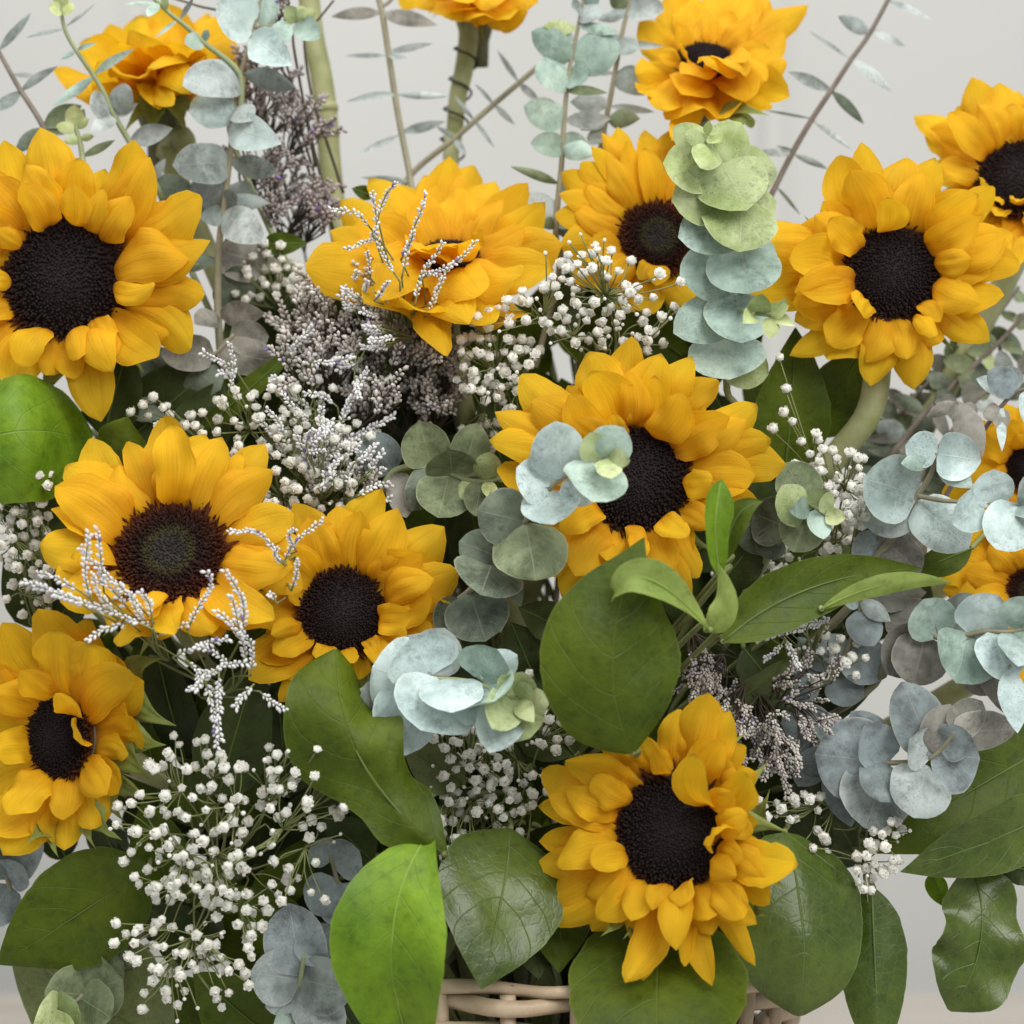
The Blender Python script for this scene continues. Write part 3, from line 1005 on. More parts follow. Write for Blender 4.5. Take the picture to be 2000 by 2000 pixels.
# ------------------------------------------------------------------ statice (sea lavender) with rice-like florets
ST_GROUP = 'statice sprays in the bouquet'
def statice(label, foot_px, f, spikes, mats, stem_mat, seed=1, size=9.0, reg=0, clouds=(), stems=(), dens=1.0, lil=0.02):
    """spikes: polylines of picture points [(x,y)...] from base to tip; clouds: (cx,cy,rx,ry,count,depth,length px, dirx, diry)"""
    rr = random.Random(seed * 53)
    e, r = entry()
    root = thing('statice_spray', r, label, 'statice', ST_GROUP)
    o = org(root)
    foot = P(*foot_px, f - 4)
    st = Acc(); fl = Acc()
    st.tube(route(foot, np.array([0, 1.0, -0.3]), e, r, 0.02), [0.0006, 0.0006, 0.0007, 0.0008, 0.0008], 5, res=5)
    def floret(p, d, ln, m):
        d = nrm(d)
        s1 = nrm(np.cross(d, np.array([0.3, 0.9, 0.2]))); s2 = np.cross(d, s1)
        V = [p]
        for t, w in ((0.3, 0.22), (0.72, 0.27)):
            for k in range(4):
                an = k * math.pi / 2
                V.append(p + d * ln * t + (s1 * math.cos(an) + s2 * math.sin(an)) * ln * w)
        V.append(p + d * ln)
        F = [(0, 1 + (k + 1) % 4, 1 + k) for k in range(4)]
        F += [(1 + k, 1 + (k + 1) % 4, 5 + (k + 1) % 4, 5 + k) for k in range(4)]
        F += [(5 + k, 5 + (k + 1) % 4, 9) for k in range(4)]
        fl.add(V, F, m)
    def spike(pts, bare=0.25):
        sm, _ = smooth(pts, 1, 6)
        st.tube(sm, list(np.linspace(0.00045, 0.00022, len(sm))), 4)
        cum = np.concatenate([[0], np.cumsum([np.linalg.norm(sm[i + 1] - sm[i]) for i in range(len(sm) - 1)])])
        L = cum[-1]
        ln = size * 1.22 * PS(f)
        d = L * bare
        k = 0
        while d < L:
            i = min(np.searchsorted(cum, d), len(sm) - 1); i = max(i, 1)
            p = sm[i - 1] + (sm[i] - sm[i - 1]) * ((d - cum[i - 1]) / max(1e-6, cum[i] - cum[i - 1]))
            t = nrm(sm[i] - sm[i - 1])
            s1 = nrm(np.cross(t, VIEW)) * (1 if k % 2 else -1)
            dd = t + s1 * rr.uniform(0.35, 1.0) + VIEW * rr.uniform(-0.3, 0.9) + np.array([rr.uniform(-.25, .25) for _ in range(3)])
            m = 1 if rr.random() < lil else 0
            floret(p, dd, ln * rr.uniform(0.75, 1.2), m)
            d += ln * rr.uniform(0.22, 0.42) / dens
            k += 1
    bases = []
    for sp in spikes:
        rg, poly = (sp[0], sp[1]) if isinstance(sp[0], int) else (reg, sp)
        pts = []
        ff = f + rr.uniform(-0.6, 0.6)
        for i, (x, y) in enumerate(poly):
            pts.append(P(*Z(rg, x, y), ff - 0.9 * (1 - i / (len(poly) - 1)) + rr.uniform(-0.15, 0.15)))
        spike(pts, 0.12)
        bases.append(pts[0])
    for (cx, cy, rx, ry, n, ff, ln, dx, dy) in clouds:
        hl = math.hypot(dx, dy)
        hub = P(cx - dx / hl * (ln * 0.5 + ry), cy - dy / hl * (ln * 0.5 + ry), ff - 1.0)
        bases.append(hub)
        for _ in range(n):
            an, q = rr.uniform(0, 6.283), math.sqrt(rr.uniform(0, 1))
            x, y = cx + rx * q * math.cos(an), cy + ry * q * math.sin(an)
            th = math.atan2(dy, dx) + rr.gauss(0, 0.5)
            l = ln * rr.uniform(0.7, 1.3)
            f2 = ff + rr.uniform(-2.0, 1.5)
            p0 = P(x, y, f2)
            p2 = P(x + l * math.cos(th), y + l * math.sin(th), f2 + rr.uniform(-0.5, 1.2))
            p1 = (p0 + p2) / 2 + np.array([rr.uniform(-.002, .002), 0, rr.uniform(-.002, .002)])
            spike([p0, p1, p2], 0.1)
            st.tube([hub, (hub + p0) / 2 + np.array([rr.uniform(-.002, .002), 0.001, 0]), p0], [0.00045, 0.0003], 4, res=3)
    for s_ in stems:
        st.tube([P(*Z(s_[0], x, y), f - 0.5) for (x, y) in s_[1]], [0.0008, 0.0005], 5, res=5)
    for b in bases:
        mid = (b + foot) / 2 + np.array([rr.uniform(-.004, .004), rr.uniform(0, .008), rr.uniform(-.004, .004)])
        st.tube([foot, mid, b], [0.0006, 0.0004], 4, res=4)
    part('stem', st.mesh('stem', [stem_mat], o), root)
    part('florets', fl.mesh('florets', mats, o), root, 'stuff')
    return root

# ================================================================== SUNFLOWERS
def T(reg, lay, *pts):
    return [(reg, p[0], p[1], p[2], lay) + tuple(p[3:]) for p in pts]

sunflower('fully open sunflower with the largest black seed head, at the edge above the curled leaf', (125, 543), 6.0, 130, (-6, 4),
    T(1, 0, (205, 685, 260), (20, 755, 230), (740, 755, 230), (1065, 1060, 250), (1110, 1290, 200), (-230, 900, 250), (-420, 1200, 250), (-450, 1560, 250), (-330, 1950, 250),
      (60, 2124, 230), (400, 2040, 200), (530, 2260, 220), (1030, 1885, 220), (1108, 1600, 190), (-150, 2050, 230)) +
    T(1, 1, (790, 850, 250), (430, 850, 270), (850, 1925, 220), (620, 1910, 190), (-60, 960, 250), (-200, 1300, 240), (-180, 1700, 240), (250, 2030, 220)) +
    T(1, 2, (390, 1000, 190), (120, 985, 200), (700, 1060, 230), (995, 1390, 250), (845, 1545, 120), (110, 1960, 190), (430, 1950, 150), (600, 1900, 130), (-20, 1250, 160), (-80, 1500, 150), (550, 1020, 150)))

sunflower('sunflower seen from the side with dark green bracts under it, behind crossing eucalyptus twigs', Z(1, 860, 420), -3.0, 62, (5, 72),
    T(1, 0, (290, 378, 170, 1), (345, 470, 170, 2), (455, 200, 240, 0), (590, 125, 250, -1), (750, 82, 240, -3), (905, 30, 260, -3), (1090, 30, 240, -3), (1240, 170, 230, -1), (1345, 345, 190, 1), (1180, 90, 220, -2)) +
    T(1, 1, (520, 330, 230, 4), (640, 230, 240, 4), (800, 200, 260, 5), (960, 190, 260, 5), (1100, 230, 220, 4), (1230, 300, 190, 3), (700, 400, 220, 5), (1060, 360, 200, 5), (480, 480, 160, 3)) +
    T(1, 2, (850, 555, 120, 5), (1005, 460, 150, 6), (830, 300, 180, 6), (930, 560, 110, 6)),
    fill=False, bracts=11, bract_len=1.5, back=1.1, calyx=0.9,
    bract_list=[(1, 850, 520, 660, 690, 130, 1.5), (1, 860, 520, 800, 720, 150, 2.2), (1, 880, 520, 1010, 700, 150, 2.2), (1, 900, 510, 1090, 600, 120, 1.6)],
    stem=[(1, 980, 740, -2.6), (1, 1000, 900, -2.5), (1, 1050, 1200, -2.0)], stem_r=0.0052)

sunflower('sunflower cut by the upper edge, its pale stem wound with dark wire', Z(2, 905, -90), -6.0, 60, (0, 74),
    T(2, 0, (560, 20, 190, 1), (735, 70, 220, 4), (860, 60, 190, 4.5), (960, 115, 190, 5), (1080, 70, 180, 5), (1195, 78, 200, 4), (1245, 15, 170, 2), (650, 30, 200, 3),
      (500, -150, 200, -2), (700, -300, 220, -4), (900, -340, 230, -5), (1100, -300, 220, -4), (1270, -150, 200, -1)) +
    T(2, 1, (800, -10, 200, 5), (1000, 0, 200, 5), (640, -80, 220, 2), (1150, -80, 220, 2)),
    fill=False, bracts=9, bract_len=1.1, back=0.9, stem=[(2, 870, 60, -6), (2, 868, 220, -6), (2, 840, 400, -6.2), (2, 812, 520, -6.2), (2, 795, 700, -6.4), (2, 775, 850, -6.5), (2, 770, 1100, -5)], stem_r=0.0048,
    bract_list=[(2, 870, 40, 965, 210, 75, 1.0)])

sunflower('upward tilted sunflower at the top, behind the leafy pale green eucalyptus spike', Z(3, 225, 310), -1.0, 58, (4, 42),
    T(3, 0, (30, -60, 200, -2.5), (150, -90, 200, -3), (300, -110, 210, -3.4), (480, -60, 180, -3), (560, -50, 160, -2.5), (768, 25, 200, -2), (640, 170, 190, -1), (655, 345, 200, 0.5), (658, 500, 190, 2), (568, 595, 210, 3.2),
      (205, 612, 230, 4.5), (340, 600, 200, 4.3), (10, 580, 200, 4), (-130, 480, 200, 3), (-150, 385, 210, 1.6), (-140, 110, 220, -1), (30, 770, 120, 4.4)) +
    T(3, 1, (60, 130, 190, -0.5), (-40, 300, 180, 1), (450, 130, 190, -1), (560, 260, 190, 1), (540, 430, 200, 2.4), (80, 520, 200, 4.2), (210, 60, 200, -1.6), (340, 60, 200, -1.8), (430, 560, 180, 3.8)) +
    T(3, 2, (235, 318, 170, 4.8, -80), (350, 325, 190, 4.9, -60), (110, 400, 150, 4.4, -115), (440, 330, 150, 3.6, -30), (100, 270, 130, 2.0, 200)),
    fill=False, bracts=12, bract_len=1.2, bract_list=[(3, 300, 590, 560, 600, 90, 2.6), (3, 420, 610, 410, 690, 110, 2.8)])

sunflower('half seen sunflower with drooping side petal, tucked behind another sunflower at the edge', Z(3, 1900, 950), 1.5, 82, (-16, 18),
    T(3, 0, (1650, 425, 200), (1800, 440, 230), (1900, 480, 220), (1348, 600, 190), (1410, 710, 190), (1570, 560, 210), (2060, 480, 230), (2230, 650, 230), (2300, 900, 230), (2250, 1200, 230), (1850, 1480, 210), (2050, 1450, 220), (1640, 1150, 190)) +
    T(3, 1, (1690, 560, 210), (1860, 560, 220), (1480, 880, 200), (1780, 1150, 200), (1960, 1180, 200)) +
    T(3, 2, (1690, 975, 220), (1760, 1070, 190), (1890, 1080, 170)), style='dark')

sunflower('sunflower opening straight up with its seed head nearly hidden, statice twigs in front', Z(2, 745, 1360), 3.5, 66, (-8, 58),
    T(2, 0, (340, 960, 220, -2), (500, 985, 230, -2.6), (620, 910, 240, -3.2), (770, 850, 230, -3.6), (890, 862, 250, -3.6), (1010, 950, 220, -3.2), (1190, 990, 180, -2), (1285, 1095, 210, -0.6),
      (185, 1050, 220, -1), (130, 1235, 210, 0.5), (1365, 1300, 260, 1), (1300, 1425, 240, 2.4), (0, 1425, 290, 2.4), (330, 1590, 260, 4), (1195, 1720, 180, 4), (975, 1755, 190, 5), (740, 1822, 160, 6), (640, 1690, 260, 5.6), (850, 1660, 220, 5.6)) +
    T(2, 1, (1060, 1080, 260, -1), (480, 1180, 250, -0.5), (620, 1060, 260, -1.8), (800, 1000, 270, -2.2), (940, 1060, 240, -1.8), (1180, 1240, 220, 0.5), (320, 1330, 230, 1.6), (1160, 1500, 220, 3.6), (420, 1560, 250, 4.4), (900, 1570, 230, 5), (250, 1200, 220, 0.2)) +
    T(2, 2, (945, 1240, 160, 0.8), (850, 1310, 230, 3.6, -60), (620, 1330, 200, 3.8, -125), (560, 1300, 150, 2.2, 190), (720, 1330, 200, 4.2, -90)),
    fill=False, bracts=13, bract_len=1.25)

sunflower('sunflower with narrow fanned petals, half covered by the pale green eucalyptus spike', (1285, 462), 2.5, 78, (4, 12),
    T(2, 0, (1680, 670, 150), (1830, 690, 150), (1600, 705, 130), (1530, 790, 140), (1470, 880, 150), (1372, 930, 150), (1350, 1050, 150), (1340, 1155, 150), (1365, 1320, 190), (1440, 1500, 200), (1560, 1600, 220), (1700, 1690, 200), (1860, 1700, 190)) +
    T(0, 0, (1310, 250, 55), (1350, 275, 60), (1390, 310, 60), (1425, 360, 60), (1440, 430, 65), (1440, 500, 70), (1420, 560, 70), (1370, 600, 70)) +
    T(2, 1, (1600, 830, 120), (1500, 1000, 120), (1440, 1110, 120), (1720, 760, 120), (1820, 800, 120), (1500, 1400, 170), (1620, 1500, 170)) +
    T(2, 2, (1790, 1500, 150), (1880, 1540, 150)), style='red', fill=False)

sunflower('open sunflower with wide layered petals and dark seed head, above a thick slanting stem', (1745, 532), 5.5, 100, (2, 2),
    T(3, 0, (1060, 765, 180), (930, 840, 210), (1300, 850, 230), (1450, 850, 200), (1770, 1010, 200), (1915, 1410, 210), (1825, 1590, 190), (1748, 1832, 170), (600, 1185, 220), (850, 1085, 220), (500, 1310, 200), (450, 1580, 180), (1870, 1260, 200)) +
    T(6, 0, (1340, 300, 200), (1110, 280, 180), (865, 150, 190), (680, 115, 150), (1480, 60, 180)) +
    T(3, 1, (1000, 915, 250), (1390, 925, 250), (1830, 1270, 230), (650, 1400, 230), (690, 1640, 220), (870, 1850, 210), (1300, 1940, 230), (1090, 1940, 220), (1680, 1060, 220), (820, 1160, 200), (1760, 1450, 190)) +
    T(3, 2, (890, 1180, 220), (1200, 1060, 160), (1640, 1400, 170), (1690, 1630, 170), (1480, 1730, 160), (1050, 1700, 190), (700, 1560, 190), (1690, 1180, 200)),
    stem=[(6, 1120, 360, 3.6), (6, 900, 690, 2.8), (6, 660, 1050, 1.6)], stem_r=0.0056)

sunflower('sunflower with reddish brown seed head and greyish centre, white statice across its lower petals', (331, 1077), 10.5, 112, (0, 26),
    T(4, 0, (870, 445, 240), (1100, 535, 200), (1420, 595, 210), (490, 580, 210), (360, 712, 250), (275, 950, 200), (215, 1150, 250), (300, 1310, 200), (1590, 990, 210), (1620, 1360, 200), (1440, 1590, 190), (640, 1690, 190), (320, 1450, 190), (1300, 640, 150), (690, 590, 150), (1620, 1120, 190), (1180, 1650, 180), (860, 1660, 180)) +
    T(4, 1, (1195, 560, 240), (1467, 735, 220), (300, 820, 270), (1575, 1260, 220), (1455, 1520, 200), (1140, 1610, 190), (940, 1620, 180), (640, 700, 180), (980, 640, 200), (760, 1560, 160), (500, 1400, 180)), style='red', dome=0.2)

sunflower('sunflower with a drooping twisted petal at its lower side, above the pale blue eucalyptus tip', (669, 1195), 9.0, 90, (2, 6),
    T(5, 0, (265, 840, 200), (30, 945, 200), (600, 1045, 250), (687, 1285, 230), (695, 1540, 200), (590, 1635, 180), (-210, 920, 180), (-380, 1120, 210), (-430, 1380, 200), (-440, 1730, 200), (-450, 1865, 210), (-290, 1990, 150), (-80, 1870, 150), (-430, 1540, 200)) +
    T(5, 1, (345, 950, 220), (150, 960, 190), (480, 1200, 230), (535, 1440, 210), (-130, 1000, 210), (-300, 1170, 210), (455, 1430, 160), (-320, 1720, 230), (400, 1640, 150), (-260, 1350, 170)) +
    T(5, 2, (-60, 1800, 150), (90, 1790, 160), (230, 1730, 150), (420, 1530, 150)))

sunflower('sunflower turned aside with spiky green bracts showing, curled petals over its seed head', Z(7, 300, 385), 9.5, 88, (-34, 2),
    T(7, 0, (755, 90, 200, 1.5), (778, 400, 170, 1.5), (675, 480, 150, 1.2), (640, 690, 170, 1.2), (340, 995, 230, 0.5), (10, 1020, 240, 0), (-180, 700, 260, -1), (-220, 300, 260, -1), (5, -224, 260, 0), (210, -310, 260, 0.5), (480, -240, 250, 1), (640, -60, 200, 1.3), (-150, 0, 250, -0.5), (-60, 900, 240, 0), (200, 950, 200, 0.3), (500, 880, 190, 1), (700, 280, 180, 1.4)) +
    T(7, 1, (110, 45, 240, 1.2), (510, -130, 240, 2.2), (720, 30, 200, 2.4), (300, -180, 250, 2), (-40, 150, 240, 0.6), (-60, 450, 240, 0.6), (30, 800, 230, 1.0), (330, 820, 200, 1.2), (560, 690, 180, 2)) +
    T(7, 2, (330, 150, 200, 2.2, 40), (420, 330, 170, 2.6, 5)),
    fill=False, bracts=8, bract_len=1.0,
    bract_list=[(7, 660, 150, 930, 330, 150, 0.3), (7, 690, 60, 860, -40, 120, 0.2), (7, 680, 360, 880, 430, 130, 0.4), (7, 640, 480, 790, 620, 140, 0.3), (7, 600, 560, 870, 720, 110, 0), (7, 480, 760, 640, 945, 120, 0.2), (7, 620, 620, 690, 880, 110, 0.2), (7, 480, 780, 500, 985, 100, 0), (7, 300, 860, 140, 945, 110, -0.3), (7, 290, 860, 300, 1030, 100, -0.3)])

sunflower('central sunflower with a teal eucalyptus tip overlapping its black seed head', (1243, 937), 9.5, 112, (-2, 3),
    T(11, 0, (915, 85, 270), (640, 190, 290), (220, 330, 260), (65, 560, 230), (20, 740, 250), (65, 930, 220), (480, 1722, 250), (365, 1590, 200), (1290, 210, 230), (1455, 360, 210), (1700, 520, 220), (1880, 890, 260), (1720, 1130, 250), (1330, 1600, 170), (1250, 1790, 170), (1050, 1650, 230), (180, 1150, 220), (1790, 740, 220)) +
    T(11, 1, (1100, 200, 280), (660, 310, 320), (300, 500, 270), (1060, 345, 330), (1620, 620, 220), (1690, 960, 270), (1150, 1560, 250), (560, 1590, 260), (750, 1500, 230), (450, 1250, 190), (290, 850, 200), (1400, 1290, 260), (500, 580, 200)) +
    T(11, 2, (1240, 450, 290), (1520, 600, 280), (790, 570, 130), (1420, 1000, 220), (480, 1300, 180), (930, 1420, 200), (570, 620, 170), (1250, 1330, 200)))

sunflower('lowest sunflower, black seed head turned aside, with long hanging petals below', (1310, 1626), 12.6, 122, (-20, 4),
    T(10, 0, (410, 225, 190), (180, 500, 220), (20, 560, 230), (0, 800, 190), (10, 1030, 230), (-20, 1190, 210), (15, 1490, 220), (55, 1590, 230), (600, 2000, 210, 1.3), (720, 1960, 170, 1.0), (1015, 1895, 115, 1.2), (1190, 2015, 160, 1.2), (1485, 1885, 130, 1.2), (1770, 1200, 280), (1600, 1460, 250), (1480, 1590, 220), (1180, 10, 300), (1300, 150, 260), (960, 140, 190), (1505, 560, 240), (1420, 380, 200), (1500, 900, 200)) +
    T(10, 1, (190, 470, 230), (75, 720, 250), (130, 1190, 250), (330, 1400, 250), (400, 1560, 220), (640, 1580, 250), (480, 470, 280), (860, 400, 200), (1250, 330, 230), (1450, 560, 220), (1480, 960, 200), (1560, 1330, 230), (1420, 1560, 200), (1180, 1580, 220), (240, 900, 200), (900, 1600, 200)) +
    T(10, 2, (1060, 480, 230, 2.6, 35), (1350, 700, 170), (1230, 1000, 190, 3.0, -5), (1390, 1150, 190), (1330, 1260, 180), (1000, 1480, 180), (780, 1480, 190), (350, 1180, 180), (1420, 850, 170), (370, 600, 220)),
    bract_list=[(10, 1450, 900, 1580, 680, 120, -1.0), (10, 1440, 1180, 1700, 1360, 140, -0.6), (10, 1480, 1480, 1560, 1540, 100, -0.8), (10, 560, 1560, 440, 1670, 70, -1), (10, 930, 1640, 870, 1810, 80, -1), (10, 680, 1590, 590, 1690, 60, -1)])

sunflower('sunflower cut by the edge, behind slate eucalyptus leaves and small round blue ones', (2010, 912), 4.5, 46, (-20, 8),
    T(6, 0, (1650, 475, 150), (1820, 385, 150), (1930, 380, 150), (1490, 870, 170), (1590, 640, 170), (1640, 960, 160), (1750, 1010, 160), (2100, 400, 160), (2280, 600, 180), (2280, 900, 180), (2150, 1050, 180), (1900, 1050, 160)) +
    T(6, 1, (1730, 520, 140), (1850, 470, 130), (1620, 770, 160), (1700, 860, 150), (1900, 560, 120)))

sunflower('sunflower cut by the edge, its lower petals hidden under pale teal eucalyptus', (2012, 1152), 6.0, 46, (-22, 10),
    T(6, 0, (1640, 985, 170), (1435, 1240, 250), (1500, 1385, 230), (1570, 1480, 210), (1760, 1010, 150), (1880, 1010, 150), (2050, 1000, 170), (2250, 1150, 180), (2300, 1400, 180), (2200, 1650, 180), (1720, 1850, 170), (1870, 2000, 200), (2000, 2000, 200), (1650, 1640, 190)) +
    T(6, 1, (1750, 1150, 150), (1620, 1290, 200), (1650, 1430, 190), (1850, 1130, 130), (1800, 1780, 170)), style='red')

# a thick stem whose flower stands above the picture
def tall_stem():
    e, r = entry()
    root = thing('sunflower_stalk', r, 'thick pale green stalk with ring joints rising behind the mauve statice', 'stalk', None)
    o = org(root)
    a = Acc()
    a.tube([P(*Z(1, x, y), q) for x, y, q in ((1660, -60, -5), (1690, 200, -5), (1730, 400, -5), (1755, 580, -5), (1765, 700, -5), (1780, 900, -5), (1810, 1150, -4.8), (1880, 1500, -4))] + [e, r],
           [0.0050, 0.0051, 0.0052, 0.0054, 0.0053, 0.0053, 0.0052, 0.005, 0.005, 0.005], 12, res=7)
    part('stem', a.mesh('stem', [STEM], o), root)
    for x, y in ((1757, 585), (1765, 725)):
        a = Acc()
        p = P(*Z(1, x, y), -5)
        a.tube([p + np.array([-.0004, 0, .0022]), p, p + np.array([.0004, 0, -.0022])], [0.0054, 0.0060, 0.0054], 12)
        part('joint', a.mesh('joint', [STEM], o), root)
tall_stem()
def wire():
    for ob in bpy.data.objects:
        if ob.get('label', '').startswith('sunflower cut by the upper edge'):
            o = org(ob)
            a = Acc()
            pts = []
            ys = np.linspace(180, 870, 90)
            for i, y in enumerate(ys):
                x = float(np.interp(y, [60, 220, 400, 520, 700, 850], [870, 868, 840, 812, 795, 775]))
                c = P(*Z(2, x, y), -6.25)
                an = i * 0.30
                pts.append(c + 0.0062 * np.array([math.cos(an), math.sin(an), 0]))
            a.tube(pts, 0.0006, 5)
            part('wire', a.mesh('wire', [WIRE], o), ob)
            return
wire()

# ================================================================== EUCALYPTUS
sprig('tall grey eucalyptus sprig with broad paired leaves, between two sunflowers and the mauve statice', 1,
    [(1410, -30), (1370, 150), (1300, 400), (1265, 600), (1240, 850), (1210, 1100), (1180, 1350), (1175, 1650), (1190, 1900)], 1.0, 1.5,
    [(1370, 150, 1175, 20, 200, 1.5, 10, 'pale'), (1345, 190, 1565, 345, 165, 2, 10, 'pale'), (1300, 410, 1000, 460, 185, 2, 5), (1320, 400, 1575, 470, 100, 1, 30), (1280, 570, 1030, 600, 160, 1, 0, 'pale'), (1270, 575, 1355, 650, 120, 2),
     (1215, 690, 1505, 770, 165, 3, 5, 'pale'), (1240, 880, 945, 890, 175, 2, 0), (1250, 880, 1490, 925, 100, 1, 20), (1215, 1000, 1030, 1100, 220, -1.2, 0, 'blue'), (1215, 1010, 1310, 1130, 180, -1.2), (1200, 1150, 1425, 1300, 160, 3, 5), (1200, 1160, 1075, 1165, 90, 1.5),
     (1180, 1350, 1455, 1430, 200, -0.8, 0, 'brown'), (1170, 1400, 920, 1440, 90, 0, 20, 'dark'), (1175, 1690, 1055, 1745, 110, 2, 0, 'brown'), (1180, 1690, 1415, 1690, 110, 2, 10, 'brown'), (1340, 1090, 1275, 1055, 75, 1), (1340, 1090, 1440, 1095, 80, 1), (1180, 1500, 1350, 1620, 190, -1, 0, 'dark'),
     (1460, 145, 1560, 210, 110, 1, 0, 'teal'), (1600, 120, 1720, 200, 100, 1, 0, 'teal'), (1600, 110, 1640, 40, 60, 0.5, 0, 'lime'), (1600, 110, 1700, 60, 60, 0.5, 0, 'bud'), (1600, 115, 1540, 40, 70, 0.5, 0, 'lime'), (1390, 20, 1200, -120, 190, 1, 0, 'pale'), (1395, 30, 1500, 60, 170, 0, 0, 'teal')],
    branches=[[(1372, 150, 1), (1480, 140, 1.3), (1620, 110, 1.5)]], r1=0.0019, seed=1, ws=1.12)
sprig('slanting thin eucalyptus twig with edge-on leaves crossing in front of the side-on sunflower', 1,
    [(780, -60), (900, 60), (1000, 140), (1100, 230), (1290, 395), (1300, 600)], 2.2, 1.2,
    [(1090, 215, 1000, 232, 85, 0.6, 0, 'teal'), (1095, 210, 1122, 165, 40, 0.4, 0, 'teal'), (960, 110, 850, 192, 26, 0.5, 0, 'teal'), (970, 105, 1035, 0, 34, 0.5, 0), (850, 30, 690, 22, 26, 0.5, 0, 'teal'), (850, 20, 800, 85, 60, 1, 0, 'teal'), (880, 40, 905, 0, 60, 0.5, 0, 'lime')], twig=TWIG_GREEN, seed=2)
sprig('thin eucalyptus twig with a young green tip, leaning across the side-on sunflower towards its bracts', 1,
    [(325, 30), (350, 160), (410, 270), (500, 400), (560, 500), (610, 610), (690, 750), (820, 960), (870, 1060)], 1.6, 0.6,
    [(350, 160, 165, 196, 26, 0.5, 0), (360, 150, 495, 32, 24, 0.4, 0), (410, 275, 330, 315, 34, 0.5, 0, 'teal'), (420, 270, 508, 238, 34, 0.5, 0, 'teal'), (510, 410, 308, 552, 66, 0.8, 0, 'teal'), (515, 400, 697, 280, 56, 0.8, 0, 'teal'),
     (590, 570, 488, 565, 140, 1, 0), (592, 570, 705, 490, 130, 1, 0), (620, 630, 498, 705, 85, 1.4, 0), (630, 620, 738, 560, 54, 0.6, 0), (700, 760, 920, 695, 100, 0.5, 0), (330, 60, 266, 45, 66, 0.5, 0, 'bud'), (335, 55, 398, 45, 66, 0.5, 0, 'bud'), (330, 40, 300, -20, 44, 0.3, 0, 'bud'), (332, 40, 365, -15, 44, 0.3, 0, 'bud'),
     (820, 950, 800, 880, 50, 0.6), (830, 960, 890, 860, 50, 0.6), (830, 990, 1040, 1040, 120, -0.6, 0, 'dark'), (820, 1000, 780, 1040, 60, 0, 0, 'dark')], twig=TWIG_GREEN, seed=3)
sprig('small fresh yellow-green eucalyptus tip just above the largest sunflower', 1,
    [(410, 620), (410, 690), (430, 760), (445, 850), (450, 950)], 1.5, 1.8,
    [(405, 690, 402, 570, 90, 0.5, 0, 'bud'), (408, 695, 308, 682, 56, 0.5, 0, 'bud'), (412, 690, 476, 640, 46, 0.4, 0, 'lime'), (430, 750, 348, 762, 44, 0.4, 0, 'lime'), (432, 745, 504, 735, 38, 0.4, 0, 'lime'), (445, 845, 600, 765, 54, 0.5, 0, 'olive'), (408, 690, 450, 590, 50, -0.3, 0, 'olive')], twig=TWIG_GREEN, seed=4)
sprig('bare brownish eucalyptus twig with narrow grey leaves, leaning out over the largest sunflower', 1,
    [(-60, 170), (0, 290), (100, 470), (230, 680), (300, 900)], -0.5, 0.5,
    [(0, 260, 147, 93, 62, 0.5, 0), (110, 490, 288, 372, 56, 0.5, 0), (110, 495, -30, 600, 66, 0.5, 0), (240, 690, 430, 575, 100, -0.5, 0, 'olive'), (230, 700, 85, 815, 80, -0.3, 0, 'dark'), (60, 400, 190, 415, 30, -0.6, 0), (240, 700, 380, 700, 60, -.5, 0, 'dark')], twig=TWIG_DARK, seed=5)
sprig('upright eucalyptus twig with widely spaced flat grey leaf pairs, against the bare wall', 2,
    [(365, -60), (400, 50), (440, 300), (490, 620), (550, 930), (580, 1150)], -4.0, -3.0,
    [(395, 65, 162, 88, 78, 1, 0, 'brown'), (400, 75, 667, 130, 105, 1.5, 0, 'brown'), (432, 285, 648, 240, 46, 1, 0), (432, 300, 228, 302, 32, 1, 0), (432, 300, 526, 312, 36, 1.5, 0), (487, 512, 238, 545, 50, 1.2, 0), (487, 512, 732, 517, 50, 1.2, 0), (502, 725, 302, 820, 44, 1, 0), (500, 720, 717, 660, 62, 1, 0), (560, 985, 320, 958, 40, 1, 0)], branches=[[(405, 45, -3.9), (440, 10, -3.9), (480, -40, -3.9)]], twig=TWIG, r0=0.0014, seed=6)
sprig('slanting eucalyptus twig with thorn-like edge-on leaves, crossing the wired stem', 2,
    [(1290, 320), (1150, 440), (1020, 550), (800, 740), (570, 930), (480, 1100)], -4.6, -4.0,
    [(1140, 440, 1038, 292, 34, 0.5, 0), (1140, 445, 1245, 545, 48, 0.5, 0), (1010, 560, 913, 464, 26, 0.5, 0), (1010, 560, 1106, 662, 40, 0.5, 0), (900, 645, 803, 528, 28, 0.5, 0), (900, 645, 997, 782, 28, 0.5, 0), (790, 750, 706, 686, 34, 0.6, 0), (790, 750, 852, 828, 42, 0.6, 0)], twig=TWIG, r0=0.0012, seed=7)
